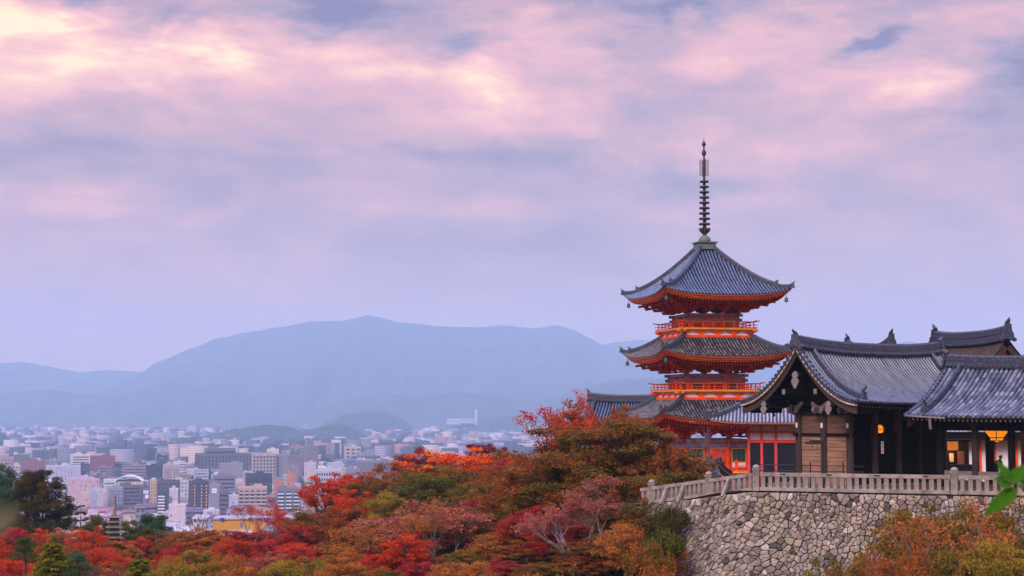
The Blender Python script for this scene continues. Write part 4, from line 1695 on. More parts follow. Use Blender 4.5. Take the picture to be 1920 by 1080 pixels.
def fseg(a, b_, n, name_seed, gap0=.0):
    a, b_ = a - FC, b_ - FC
    rnd = random.Random(name_seed)
    d = (b_ - a)
    L = d.length
    dn = d.normalized()
    K = max(1, int(L / 2.2))
    for i in range(K):
        p, q = a + d * (i / K) + dn * .008, a + d * ((i + 1) / K) - dn * .008
        m = MB()
        m.beam(p + Vector((0, 0, .88)), q + Vector((0, 0, .88)), .26, .20)
        m.build('top_rail', STONE, FENCE)
        m = MB()
        m.beam(p + Vector((0, 0, .09)), q + Vector((0, 0, .09)), .34, .18)
        m.build('base_rail', STONE, FENCE)
        if name_seed == 1:
            m = MB()
            mid = (p + q) / 2 + Vector((0, 0, .90)) + nR * .132
            m.box(mid, (.30, .02, .07), math.atan2(d.y, d.x))
            m.build('rail_scar', BLACK, FENCE)
    rz_ = math.atan2(d.y, d.x)
    for i in range(n):
        k = (i + .5) / n
        p = a + d * k
        o = link('baluster', BAL[rnd.randrange(3)], FENCE, p + Vector((0, 0, .17)), rz_ + rnd.uniform(-.03, .03))


BAL = []
for k in range(3):
    m = MB()
    w = .20 + .02 * k
    m.lim(-w / 2, w / 2, -.09, .09, 0, .62)
    BAL.append(m.mesh('baluster', STONE))


def fpost(p, h=1.12, w=.34):
    m = MB()
    m.lim(-w / 2, w / 2, -w / 2, w / 2, -.1, h)
    m.lim(-w * .62, w * .62, -w * .62, w * .62, h, h + .07)
    m.lathe([(w * .52, h + .07), (w * .62, h + .13), (w * .55, h + .21), (w * .25, h + .27), (.02, h + .29)], n=12)
    o = m.build('main_post', STONE, FENCE)
    o.location = p - FC
    o.rotation_euler = (0, 0, R(-21.5))


PB = FC + dR * 10.55
fseg(FC + dR * .2, PB - dR * .2, 26, 1)
fseg(PB + dR * .2, FR, 25, 2)
mid = FC + dL * .41
fseg(FC + dL * .02, FC + dL * .395, 8, 3)
fseg(FC + dL * .425, FC + dL * .93, 12, 4)
fseg(FC + dL * .95, FC + dL * 1.04, 2, 5)
for p in (FC, PB, mid, FC + dL * .94):
    fpost(p)
for k in (.22, .62, .78):                       # raking props on the outer side of the falling run
    m = MB()
    p = FC + dL * k - FC
    m.beam(p + nL * .12 + Vector((0, 0, .80)), p + nL * .62 + Vector((0, 0, -.15)), .16, .16)
    m.build('raking_prop', STONE, FENCE)

# small blue-topped box by the fence and the sloping leaf of a dark hut
bx_ = thing('blue_box', 'small blue and white box standing behind the sloping stone fence', 'box', face(1318, 99.5, -.9), R(-20))
m = MB()
m.lim(-.45, .45, -.3, .3, -.3, .62)
m.build('box_body', WHITE, bx_)
m = MB()
m.lim(-.5, .5, -.35, .35, .62, .72)
m.build('box_lid', mat('blue_lid', (.05, .14, .42), .4), bx_)

# ================================================================== land
CITY_Z = -76.0


def sstep(a, b_, x):
    k = max(0.0, min(1.0, (x - a) / (b_ - a)))
    return k * k * (3 - 2 * k)


def vnoise(x, y, seed=0):
    """smooth value noise"""
    xi, yi = math.floor(x), math.floor(y)
    fx, fy = x - xi, y - yi
    fx, fy = fx * fx * (3 - 2 * fx), fy * fy * (3 - 2 * fy)
    def h(a, b_):
        n = (int(a) * 374761393 + int(b_) * 668265263 + seed * 69069) & 0xffffffff
        n = ((n ^ (n >> 13)) * 1274126177) & 0xffffffff
        return ((n ^ (n >> 16)) & 0xffff) / 65535.0
    return (h(xi, yi) * (1 - fx) + h(xi + 1, yi) * fx) * (1 - fy) + (h(xi, yi + 1) * (1 - fx) + h(xi + 1, yi + 1) * fx) * fy


def fbm(x, y, seed=0, o=4):
    s, a, f = 0.0, .5, 1.0
    for i in range(o):
        s += a * (vnoise(x * f, y * f, seed + i) - .5)
        a *= .5
        f *= 2.03
    return s


def ground_z(x, y):
    side_ = -8.3 + 4.0 * sstep(-15, 14, x) - 5.0 * sstep(0, -60, x)
    z = side_ - 7.0 * sstep(85, 40, y)
    z = z + (CITY_Z - z) * sstep(200, 560, y) ** .8
    z -= 5.0 * sstep(99, 90, y) * sstep(4, 11, x)
    if y < 300:
        z += fbm(x * .12, y * .12, 3) * 1.5 * (1 - sstep(200, 300, y))
    return z


def ground_sheet():
    ys = [-150, -60, -10, 20, 40] + [55 + 5 * i for i in range(32)] + [230, 260, 300, 350, 420, 500, 560, 700, 900, 1300, 2000, 3000, 4500, 6500, 9000, 12500]
    xs = [-9000, -5000, -3000, -1800, -1000, -600, -350, -220, -150] + [-120 + 6 * i for i in range(41)] + [150, 220, 350, 600, 1000, 1800, 3000, 5000, 9000]
    V = [(x, y, ground_z(x, y)) for y in ys for x in xs]
    n = len(xs)
    Fc = [(j * n + i, j * n + i + 1, (j + 1) * n + i + 1, (j + 1) * n + i) for j in range(len(ys) - 1) for i in range(n - 1)]
    me = bpy.data.meshes.new('ground')
    me.from_pydata(V, [], Fc)
    m, T, b, _ = new_mat('hillside_and_town_ground')
    ob = T.n('ShaderNodeTexCoord').outputs['Object']
    x, y, z = T.sep(ob)
    k = T.m('LESS_THAN', z, -60.0)
    leaf = T.ramp(T.noise(ob, .5, 6.0, .7), [(.35, (.03, .026, .012)), (.52, (.06, .035, .014)), (.66, (.14, .04, .015))])
    town = T.ramp(T.noise(ob, .02, 6.0, .7), [(.35, (.10, .09, .10)), (.6, (.24, .21, .21))])
    T.put(b.inputs['Base Color'], T.mix(k, leaf, town))
    b.inputs['Roughness'].default_value = .95
    me.materials.append(m)
    me.polygons.foreach_set('use_smooth', [True] * len(me.polygons))
    structure(link('ground', me))


ground_sheet()


def terrace_z(x, y):
    t = ((x - FC.x) * dL.x + (y - FC.y) * dL.y) / (dL.x ** 2 + dL.y ** 2)
    return -1.2 * sstep(0, 1, t) - 1.15 * sstep(1.0, 4.0, t)


ter = MB()
edge = [wall_top(u) + wall_nrm(u) * .42 for u in (-11.0, -9.4, -7, -4.5, -2, 0, 5, 10, 15, 21)]
backs = [(3, 112), (0, 124), (0, 136), (2, 150), (6, 165), (14, 175), (26, 180), (40, 175), (52, 150), (60, 120)]
def T_(u, v):
    i = min(len(edge) - 2, int(u * (len(edge) - 1)))
    k = u * (len(edge) - 1) - i
    e = edge[i].lerp(edge[i + 1], k)
    bq = Vector((*backs[i], 0)).lerp(Vector((*backs[i + 1], 0)), k)
    p = e.lerp(bq, v)
    return Vector((p.x, p.y, terrace_z(p.x, p.y) - .01))
ter.grid(T_, 36, 20)
tb_ = [T_(i / 36, 1.0) for i in range(37)]
for i in range(36):
    ter.add([tb_[i], tb_[i + 1], tb_[i + 1] - Vector((0, 0, 14)), tb_[i] - Vector((0, 0, 14))], [(0, 1, 2, 3)])
t0_ = [T_(0, j / 20) for j in range(21)]
for j in range(20):
    ter.add([t0_[j], t0_[j + 1], t0_[j + 1] - Vector((0, 0, 14)), t0_[j] - Vector((0, 0, 14))], [(0, 1, 2, 3)])
structure(ter.build('terrace_ground', EARTH))

# ------------------------------------------------------------------ mountains and hills
FOREST = mat('forest_slope', (0.030, 0.046, 0.034), .95, .45, .012, col2=(0.075, 0.075, 0.045), detail=8.0)
HILLF = mat('wooded_hill', (0.020, 0.040, 0.030), .95, .45, .03, col2=(0.045, 0.062, 0.035), detail=8.0)


def ridge_land(name, prof, Y, front, back, material, seed, zb=CITY_Z - 6, nu=150, nv=40, rough=.13, pw=1.25, fr=2.6):
    """a mountain whose crest follows the given skyline (pixel, pixel) at distance Y"""
    pxs = [p[0] for p in prof]
    def crest(px):
        for (a, ya), (b_, yb) in zip(prof, prof[1:]):
            if a <= px <= b_:
                k = (px - a) / (b_ - a)
                k = k * k * (3 - 2 * k) * .5 + k * .5
                return ya + (yb - ya) * k
        return prof[-1][1]
    V = []
    for j in range(nv + 1):
        v = -1 + 2 * j / nv
        for i in range(nu + 1):
            px = pxs[0] + (pxs[-1] - pxs[0]) * i / nu
            top = at(px, crest(px), Y)
            hgt = top.z - zb
            yy = Y + (v * front if v < 0 else v * back)
            x = top.x * (1 + .0 * v)
            a = abs(v)
            spur = fbm(px * .012 * fr, v * 1.6 + 5, seed, 5) * 2
            base = (1 - a) ** pw
            k = base + rough * spur * math.sin(PI * min(1, a * 1.0)) * (1 - a * .3)
            if a < .25:
                k = min(k, 1 - a * .35)
            if a < 1e-6:
                k = 1.0 + (.012 if name == 'mountain' else .07) * fbm(px * .09, 3.3, seed + 9, 4)
            V.append((x, yy, zb + max(0, hgt * k)))
    n = nu + 1
    Fc = [(j * n + i, j * n + i + 1, (j + 1) * n + i + 1, (j + 1) * n + i) for j in range(nv) for i in range(nu)]
    me = bpy.data.meshes.new(name)
    me.from_pydata(V, [], Fc)
    me.materials.append(material)
    me.polygons.foreach_set('use_smooth', [True] * len(me.polygons))
    return structure(link(name, me))


ridge_land('mountain', [(-260, 700), (-120, 690), (0, 681), (40, 679), (75, 684), (110, 691), (150, 698), (200, 694), (240, 696), (320, 705), (420, 740), (560, 800)], 9900, 2600, 900, FOREST, 1)
ridge_land('mountain', [(60, 800), (150, 752), (230, 716), (262, 699), (300, 677), (360, 653), (410, 634), (470, 622), (540, 611), (580, 603), (640, 602), (668, 596), (690, 591), (712, 595),
                        (745, 604), (830, 612), (890, 614), (950, 610), (1000, 616), (1042, 610), (1075, 618), (1105, 634), (1128, 646), (1165, 655), (1230, 670), (1330, 690), (1450, 720)],
           9300, 2500, 1000, FOREST, 2, rough=.17)
ridge_land('mountain', [(1020, 690), (1100, 655), (1150, 642), (1200, 637), (1260, 645), (1340, 650), (1500, 648), (1640, 655), (1700, 640), (1760, 652), (1850, 668), (1905, 662), (1960, 672), (2150, 690)], 10400, 2000, 500, FOREST, 5)
ridge_land('mountain', [(-260, 770), (-120, 748), (0, 738), (90, 730), (170, 741), (250, 735), (330, 718), (400, 727), (470, 742), (560, 735), (640, 748), (740, 766), (830, 790)], 7700, 900, 700, FOREST, 15, rough=.2)
ridge_land('foothill', [(440, 810), (520, 785), (600, 766), (660, 748), (720, 738), (790, 742), (860, 736), (930, 738), (980, 752), (1050, 775), (1130, 800)], 6900, 700, 700, FOREST, 7, rough=.2, nu=90)
ridge_land('foothill', [(920, 806), (980, 770), (1040, 742), (1100, 724), (1160, 712), (1240, 708), (1330, 716), (1480, 740), (1640, 790)], 6500, 900, 800, FOREST, 8, rough=.2, nu=90)
ridge_land('hill', [(585, 806), (620, 790), (645, 777), (690, 771), (725, 774), (755, 786), (778, 803), (790, 812)], 5300, 380, 420, HILLF, 9, nu=60, nv=24)
ridge_land('hill', [(820, 812), (850, 796), (880, 789), (920, 782), (985, 778), (1060, 784), (1150, 800), (1230, 815)], 5600, 400, 400, HILLF, 10, nu=60, nv=24)
ridge_land('hill', [(335, 833), (360, 823), (400, 813), (440, 805), (475, 799), (505, 796), (535, 799), (560, 806), (590, 804), (620, 796), (645, 796), (668, 806), (690, 818), (706, 829)], 3950, 300, 330, HILLF, 12, nu=90, nv=24, rough=.15)
ridge_land('hill', [(-60, 822), (-20, 812), (6, 813), (20, 823), (40, 833)], 3600, 120, 140, HILLF, 13, nu=30, nv=14, rough=.12)
ridge_land('hill', [(60, 834), (90, 827), (112, 825), (124, 831), (132, 837)], 3350, 60, 80, HILLF, 14, nu=30, nv=14, rough=.12)

# ------------------------------------------------------------------ the air
hz = MB()
hz.lim(-3300, 4200, -60, 11400, CITY_Z - 9, 640)
hm = bpy.data.materials.new('haze')
hm.use_nodes = True
hm.node_tree.nodes.clear()
H_ = NT(hm.node_tree)
pv = H_.n('ShaderNodeVolumePrincipled')
HAZE_COL = (0.60, 0.81, 1.0)
pv.inputs['Color'].default_value = (*HAZE_COL, 1)
pv.inputs['Absorption Color'].default_value = (0, 0, 0, 1)
pv.inputs['Density'].default_value = 1.15e-4
pv.inputs['Anisotropy'].default_value = 0.0
ho = H_.n('ShaderNodeOutputMaterial')
hm.node_tree.links.new(pv.outputs[0], ho.inputs['Volume'])
structure(hz.build('haze', hm), 'stuff')

# ================================================================== the town below
rc = random.Random(23)


def town_mat(name, style, dark=(0.035, 0.045, 0.075)):
    """painted concrete; the colour is the building's own (object colour), rows of windows by metres of wall"""
    m, T, b, _ = new_mat(name)
    oi = T.n('ShaderNodeObjectInfo')
    uv = T.n('ShaderNodeTexCoord').outputs['UV']
    x, y, _z = T.sep(uv)
    ob = T.n('ShaderNodeTexCoord').outputs['Object']
    col = T.mix(1.0, oi.outputs['Color'], T.ramp(T.noise(ob, .35, 5.0, .65), [(.3, (.78, .78, .80)), (.65, (1.05, 1.04, 1.02))]), 'MULTIPLY')
    fx, fy = T.m('FRACT', T.m('DIVIDE', x, 3.1)), T.m('FRACT', T.m('DIVIDE', y, 3.2))
    cell = T.comb(T.m('FLOOR', T.m('DIVIDE', x, 3.1)), T.m('FLOOR', T.m('DIVIDE', y, 3.2)), T.m('MULTIPLY', oi.outputs['Random'], 50.0))
    wn = T.n('ShaderNodeTexWhiteNoise', noise_dimensions='3D')
    T.put(wn.inputs['Vector'], cell)
    wall = T.m('GREATER_THAN', y, 0.001)
    iny = T.m('MULTIPLY', T.m('GREATER_THAN', fy, .32), T.m('LESS_THAN', fy, .78))
    if style == 'grid':
        inx = T.m('MULTIPLY', T.m('GREATER_THAN', fx, .22), T.m('LESS_THAN', fx, .72))
        k = T.m('MULTIPLY', T.m('MULTIPLY', inx, iny), T.m('GREATER_THAN', wn.outputs['Value'], .18))
    elif style == 'band':
        k = T.m('MULTIPLY', iny, T.m('GREATER_THAN', wn.outputs['Value'], .06))
    else:
        inx = T.m('MULTIPLY', T.m('GREATER_THAN', fx, .3), T.m('LESS_THAN', fx, .6))
        k = T.m('MULTIPLY', T.m('MULTIPLY', inx, iny), T.m('GREATER_THAN', wn.outputs['Value'], .72))
    k = T.m('MULTIPLY', k, wall)
    glass = T.ramp(wn.outputs['Value'], [(.2, dark), (.8, sh(dark, 2.2)), (.97, (.30, .28, .30))])
    T.put(b.inputs['Base Color'], T.mix(k, col, glass))
    T.put(b.inputs['Roughness'], T.m('SUBTRACT', .85, T.m('MULTIPLY', k, .5)))
    return m


TOWN = {k: town_mat('town_wall_' + k, k) for k in ('grid', 'band', 'plain')}


def colour_mat(name, rough=.8):
    m, T, b, _ = new_mat(name)
    oi = T.n('ShaderNodeObjectInfo')
    ob = T.n('ShaderNodeTexCoord').outputs['Object']
    T.put(b.inputs['Base Color'], T.mix(1.0, oi.outputs['Color'], T.ramp(T.noise(ob, .6, 5.0, .65), [(.3, (.72, .72, .74)), (.65, (1.05, 1.04, 1.02))]), 'MULTIPLY'))
    b.inputs['Roughness'].default_value = rough
    return m


PLAINC = colour_mat('town_concrete')
GLASS = mat('dark_window_glass', (0.035, 0.045, 0.07), .25, .4, .8, spec=.6, col2=(0.075, 0.085, 0.11))
WARMLIT = mat_emit('lit_stair_lamp', (1.0, 0.45, 0.12), 2.0)
PALEROOF = colour_mat('town_roof', .7)


def wall_box(mb, x0, x1, y0, y1, z0, z1):
    """walls with metric UVs and a flat top"""
    P = [(x0, y0), (x1, y0), (x1, y1), (x0, y1)]
    for k in range(4):
        a, b_ = P[k], P[(k + 1) % 4]
        L = math.hypot(b_[0] - a[0], b_[1] - a[1])
        o = k * 31.0
        mb.add([(a[0], a[1], z0), (b_[0], b_[1], z0), (b_[0], b_[1], z1), (a[0], a[1], z1)], [(0, 1, 2, 3)],
               [[(o, .01), (o + L, .01), (o + L, z1 - z0), (o, z1 - z0)]])
    mb.add([(p[0], p[1], z1) for p in P], [(0, 1, 2, 3)], [[(0, 0)] * 4])


def town_place(px, Y):
    p = at(px, 800, Y)
    return Vector((p.x, Y, CITY_Z))


def town_top(ytop, Y):
    return at(960, ytop, Y).z - CITY_Z


LANDMARKS = []
KEYS = []


def key_building(x0, x1, ytop, Y, col, label, name='office_block', cat='building', style=None, rz=16.0, depth=None, wins=None, side_cols=0, roofbox=True, mark=None, fins=0, balc=None, wcol=None):
    s = Y / F
    w = (x1 - x0) * s * .93
    d = depth or max(9.0, w * .55)
    h = town_top(ytop, Y)
    o = thing(name, label, cat, town_place((x0 + x1) / 2, Y), R(rz), None)
    o['_px'] = ((x0 + x1) / 2, ytop)
    m = MB()
    wall_box(m, -w / 2, w / 2, 0, d, 0, h)
    ob = m.build('wall', TOWN[style] if style else PLAINC, o)
    ob.color = (*col, 1)
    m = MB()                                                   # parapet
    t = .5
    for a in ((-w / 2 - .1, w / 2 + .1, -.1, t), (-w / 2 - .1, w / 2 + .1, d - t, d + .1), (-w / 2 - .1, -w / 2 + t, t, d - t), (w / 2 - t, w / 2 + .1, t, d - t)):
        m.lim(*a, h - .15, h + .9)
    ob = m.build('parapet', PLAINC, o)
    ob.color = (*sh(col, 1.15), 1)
    if roofbox:
        m = MB()
        bw = min(6.0, w * .3)
        q = rc.uniform(-.25, .25) * w
        m.lim(q - bw / 2, q + bw / 2, d * .3, d * .7, h - .1, h + 2.6)
        m.lim(q - bw * .7, q - bw * .45, d * .35, d * .6, h, h + 1.5)
        ob = m.build('roof_plant_room', PLAINC, o)
        ob.color = (*sh(col, 1.05), 1)
    if wins:                                                    # cols, rows, width share, height share
        nc, nr, fw, fh = wins
        cw, rh = w / nc, (h - 2) / nr
        m = MB()
        m.lim(-cw * fw / 2, cw * fw / 2, -.08, .05, 0, rh * fh)
        me = m.mesh('window', wcol or GLASS)
        for j in range(nr):
            z = h - 1.2 - (j + 1) * rh + rh * (1 - fh) * .55
            if at(960, 540, Y).z is None or z < h * .02:
                continue
            for i in range(nc):
                link('window', me, o, (-w / 2 + (i + .5) * cw, 0, z))
        if side_cols:
            cd = d / side_cols
            m = MB()
            m.lim(-.08, .05, -cd * fw / 2, cd * fw / 2, 0, rh * fh)
            me2 = m.mesh('window', wcol or GLASS)
            for j in range(nr):
                z = h - 1.2 - (j + 1) * rh + rh * (1 - fh) * .55
                for i in range(side_cols):
                    link('window', me2, o, (-w / 2, (i + .5) * cd, z))
    if balc:                                                    # cols, rows, share, colour: projecting balconies
        nc, nr, f_, bc = balc
        cw, rh = w / nc, (h - 2) / nr
        m = MB()
        m.lim(-cw * f_ / 2, cw * f_ / 2, -1.3, 0, 0, .14)
        m.lim(-cw * f_ / 2, cw * f_ / 2, -1.3, -1.18, .14, 1.15)
        me = m.mesh('balcony', PLAINC)
        for j in range(nr):
            for i in range(nc):
                q = link('balcony', me, o, (-w / 2 + (i + .5) * cw, 0, h - 1.6 - (j + 1) * rh + rh * .12))
                q.color = (*bc, 1)
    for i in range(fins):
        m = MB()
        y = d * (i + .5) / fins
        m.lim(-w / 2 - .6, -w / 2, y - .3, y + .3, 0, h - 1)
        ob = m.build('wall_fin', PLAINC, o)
        ob.color = (*sh(col, .75), 1)
    KEYS.append((x0, x1, ytop, 765 + (4.5 - CITY_Z) / Y * F, Y))
    LANDMARKS.append(((x0 + x1) / 2, ytop + 12, Y, mark or label.split(' with')[0]))
    return o, w, d, h


SLATE = (0.13, 0.13, 0.17)
o, w, d, h = key_building(374, 478, 852, 1900, SLATE, 'large dark grey office block with tall punched windows and set-back top storey', mark='large dark office block', wins=(15, 6, .42, .72), depth=38, fins=9, roofbox=False, rz=21)
m = MB()
m.lim(-w * .36, w * .18, 4, 24, h, h + 7.5)
q = m.build('set_back_storey', PLAINC, o)
q.color = (.17, .16, .19, 1)
m = MB()
m.lim(-w * .365, w * .185, 3.9, 24.1, h + 1.2, h + 3.6)
m.build('window_band', GLASS, o)
o, w, d, h = key_building(473, 520, 852, 1750, (.42, .33, .31), 'beige apartment block with arched top balconies beside the large dark office block', name='apartment_block', mark='arched beige apartment block', wins=(7, 8, .55, .55), depth=10)
for i in range(3):
    m = MB()
    m.prism([(math.cos(PI * k / 8) * 2.2, math.sin(PI * k / 8) * 1.9) for k in range(9)], ((i - 1) * w / 3.2, -.35, h - 1.5), (1, 0, 0), (0, 0, 1), .3)
    q = m.build('arch_hood', PLAINC, o)
    q.color = (.55, .46, .44, 1)
key_building(517, 542, 853, 1760, (.27, .23, .26), 'plain brown-grey end block joined right of the arched beige apartments', mark='brown-grey end block', wins=(4, 9, .22, .3))
key_building(447, 503, 915, 1180, (.50, .36, .31), 'tan apartment block with a full grid of recessed balconies', name='apartment_block', mark='tan apartment block', wins=(5, 8, .64, .5), balc=(5, 8, .66, (.56, .42, .37)), rz=9)
key_building(519, 566, 917, 1180, (.17, .18, .24), 'blue-grey apartment block with three columns of white balconies', name='apartment_block', mark='blue-grey apartment block', wins=(3, 8, .7, .52), balc=(3, 8, .72, (.62, .60, .66)), rz=9)
key_building(461, 513, 890, 1350, (.045, .055, .085), 'dark navy office block with glassy top floors behind tan apartments', mark='dark navy office block', style='plain', wins=(10, 3, .8, .3), rz=12)
o, w, d, h = key_building(395, 413, 911, 1150, (.25, .24, .31), 'windowless grey slab building with a square white sign high on its face', mark='grey slab with white sign', style=None, rz=5, depth=16)
m = MB()
m.lim(-1.8, 1.4, -.25, -.02, h - 5.0, h - 1.8)
m.build('wall_sign', WHITE, o)
m = MB()
m.prism([(-.8, -.7), (-.3, -.7), (.1, .1), (.6, .1), (.6, .7), (-.2, .7), (-.8, -.1)], (-.2, -.25, h - 3.4), (1, 0, 0), (0, 0, 1), .08)
m.build('sign_emblem', mat('teal_emblem', (.03, .22, .30), .6), o)
o, w, d, h = key_building(362, 394, 904, 1200, (.07, .075, .11), 'dark blue apartment tower with columns of small orange lamps', name='apartment_block', mark='dark apartment tower with orange lamps', wins=(6, 10, .4, .4), depth=14, side_cols=3, rz=24)
m = MB()
m.lim(-.22, .22, -.35, -.05, 0, .45)
lm = m.mesh('stair_lamp', WARMLIT)
for j in range(9):
    for i in (.12, .56, .86):
        link('stair_lamp', lm, o, (-w / 2 + i * w, 0, h - 3.0 - j * (h - 4) / 9.6))
key_building(413, 430, 922, 1120, (.15, .13, .17), 'narrow purple-grey building beside the grey slab with white sign', mark='narrow purple-grey building', style='band', rz=6, wins=(1, 7, .8, .3))
key_building(280, 341, 903, 1260, (.10, .10, .13), 'broad dark apartment block with cream stair tower and grey top storey', name='apartment_block', mark='broad dark apartment block', wins=(8, 9, .5, .5), rz=14, depth=14)
key_building(283, 296, 902, 1215, (.52, .37, .25), 'cream stair tower in front of the broad dark apartment block', mark='cream stair tower', wins=(2, 9, .25, .3), rz=14, roofbox=False)
key_building(297, 312, 923, 1190, (.055, .06, .08), 'slim black building with a column of white balconies', name='apartment_block', mark='slim black building with white balconies', balc=(1, 8, .9, (.75, .72, .75)), wins=(2, 8, .5, .4), rz=10, roofbox=False)
key_building(319, 336, 918, 1200, (.58, .52, .57), 'tall plain pale slab beside slim black building', mark='tall pale slab', style='plain', rz=8)
key_building(318, 351, 948, 1060, (.62, .52, .54), 'low pale pink building with one rooftop dome under the tall slab', mark='low pale pink building', style='plain', rz=8)
key_building(275, 307, 874, 1700, (.035, .045, .075), 'squat navy windowless block near the arched white hall', mark='squat navy block', rz=16)
key_building(294, 316, 855, 1850, (.05, .06, .085), 'taller dark navy block behind the squat navy block', mark='taller navy block', style='band', rz=16)
key_building(307, 338, 873, 1640, (.45, .36, .37), 'pinkish apartment block with stepped balconies right of squat navy block', name='apartment_block', mark='pinkish stepped apartment block', wins=(5, 9, .3, .3), balc=(2, 9, .5, (.5, .42, .44)), rz=16)
key_building(169, 218, 856, 2000, (.24, .075, .085), 'big brick-red office block with a glazed middle bay', mark='big brick-red office block', wins=(9, 9, .4, .36), rz=14)
key_building(183, 211, 877, 1800, (.26, .19, .22), 'grey-mauve low block in front of the brick-red office', mark='grey-mauve block', style='band', rz=14)
key_building(43, 87, 865, 1850, (.27, .10, .12), 'plain wine-red block at the left with few windows', mark='plain wine-red block', style='plain', rz=16, wins=(6, 8, .16, .2))
key_building(87, 154, 875, 1750, (.46, .44, .55), 'long pale lavender block with sparse windows and dark roof', mark='long pale lavender block', style='plain', rz=16, wins=(8, 6, .12, .25))
key_building(134, 171, 853, 2150, (.60, .54, .54), 'white office block with three black window bands', mark='white block with black bands', wins=(1, 5, .82, .42), rz=14)
key_building(152, 170, 871, 1760, (.06, .075, .115), 'dark blue glass block at right end of long lavender block', mark='dark blue glass block', style='band', rz=14)
key_building(61, 101, 844, 2350, (.15, .16, .20), 'dark grey office block with pale floor lines at far left', mark='dark grey floor-lined office', wins=(1, 6, .92, .5), rz=14)
key_building(22, 58, 834, 2750, (.55, .50, .56), 'pale far office block with a regular window grid', mark='pale gridded far office', wins=(6, 4, .6, .5), rz=14)
key_building(-8, 27, 858, 1800, (.36, .27, .26), 'beige hotel with dark mansard roof at the left edge', mark='beige mansard hotel', wins=(6, 7, .3, .4), rz=14)
key_building(206, 234, 916, 1230, (.30, .30, .37), 'grey-blue apartment building with side balconies behind the stone pagoda spire', name='apartment_block', mark='grey-blue apartment building', wins=(5, 8, .35, .4), rz=22, depth=16)
key_building(171, 184, 921, 1210, (.40, .41, .52), 'left one of two slim blue-white slabs', mark='left slim blue-white slab', rz=14, depth=12)
key_building(186, 197, 920, 1200, (.47, .46, .55), 'right one of two slim blue-white slabs with small gable', mark='right slim blue-white slab', rz=14, depth=12)
key_building(673, 758, 867, 1500, (.185, .165, .20), 'wide plain purple-grey building at the edge of maple crowns', mark='wide purple-grey building', style=None, rz=10, depth=40)
key_building(648, 676, 880, 1440, (.25, .22, .25), 'low grey wing with two rows of small windows left of wide purple-grey building', mark='low grey wing', wins=(9, 4, .5, .3), rz=10)
key_building(592, 641, 882, 1450, (.50, .47, .52), 'white office with blue window rows and vents along its roof', mark='white office with roof vents', wins=(10, 5, .6, .5), rz=8)
key_building(570, 594, 869, 1600, (.55, .45, .48), 'pale pink tower block left of the white office', mark='pale pink tower block', style='plain', rz=8)
key_building(543, 569, 856, 1660, (.20, .155, .19), 'dark mauve windowless box behind the arched apartments', mark='dark mauve box', rz=12)
key_building(545, 561, 875, 1560, (.26, .22, .26), 'mauve slab standing before the dark mauve box', mark='mauve slab', rz=10)
key_building(571, 598, 837, 1950, (.20, .175, .21), 'tall grey box building with dotted windows toward the dark hill', mark='tall grey box building', wins=(6, 6, .2, .25), rz=14)
key_building(546, 571, 846, 1900, (.11, .16, .19), 'low block with teal roof band by the tall grey box', mark='low teal-banded block', style='band', rz=14)
key_building(543, 576, 838, 2150, (.36, .18, .19), 'long reddish block just behind the teal-banded block', mark='long reddish block', style='band', rz=14)
key_building(502, 524, 843, 2050, (.66, .58, .56), 'small white block above the arched beige apartments', mark='small white block', style='plain', rz=14)
key_building(647, 678, 838, 2250, (.55, .42, .38), 'cream block with heavy window frames in the far town', mark='cream framed block', wins=(3, 5, .62, .5), rz=14)
key_building(698, 710, 828, 2600, (.60, .54, .58), 'thin white far tower with green cap', mark='thin white tower', style='band', rz=14)
key_building(757, 768, 826, 2700, (.62, .55, .56), 'thin pale far tower left of the scarlet maple tops', mark='thin pale tower', style='grid', rz=14)
key_building(752, 771, 840, 2200, (.17, .19, .25), 'office with one slanting dark glass face', mark='slanted glass office', style='band', rz=14)
key_building(411, 458, 870, 1640, (.27, .24, .27), 'rounded grey warehouse-like block in front of large dark office', mark='rounded grey block', style='plain', rz=10)
key_building(401, 444, 893, 1400, (.19, .19, .24), 'grey striped apartment block under the rounded grey block', name='apartment_block', mark='grey striped apartment block', wins=(1, 6, .9, .4), rz=14)
key_building(539, 554, 891, 1420, (.55, .21, .10), 'small orange building with teal roof edge', mark='small orange building', style='plain', rz=10)
key_building(514, 535, 905, 1330, (.50, .17, .09), 'orange-brown block with green roof edge behind blue-grey apartments', mark='orange-brown block', style='plain', rz=10)
key_building(579, 604, 936, 950, (.34, .20, .13), 'brown shop building with a bright green roof edge', name='shop_building', mark='green-edged shop building', style='plain', rz=4)
o = bpy.data.objects[-1] if False else None
gm = MB()
s_ = 950 / F
gm.lim(-12.5 * s_, 12.5 * s_, -.5, .2, town_top(940, 950), town_top(935, 950))
go = [x for x in COL.objects if x.get('label', '').startswith('brown shop building')][0]
gm.build('green_roof_edge', mat('green_roof_edge', (.02, .26, .09), .5), go)

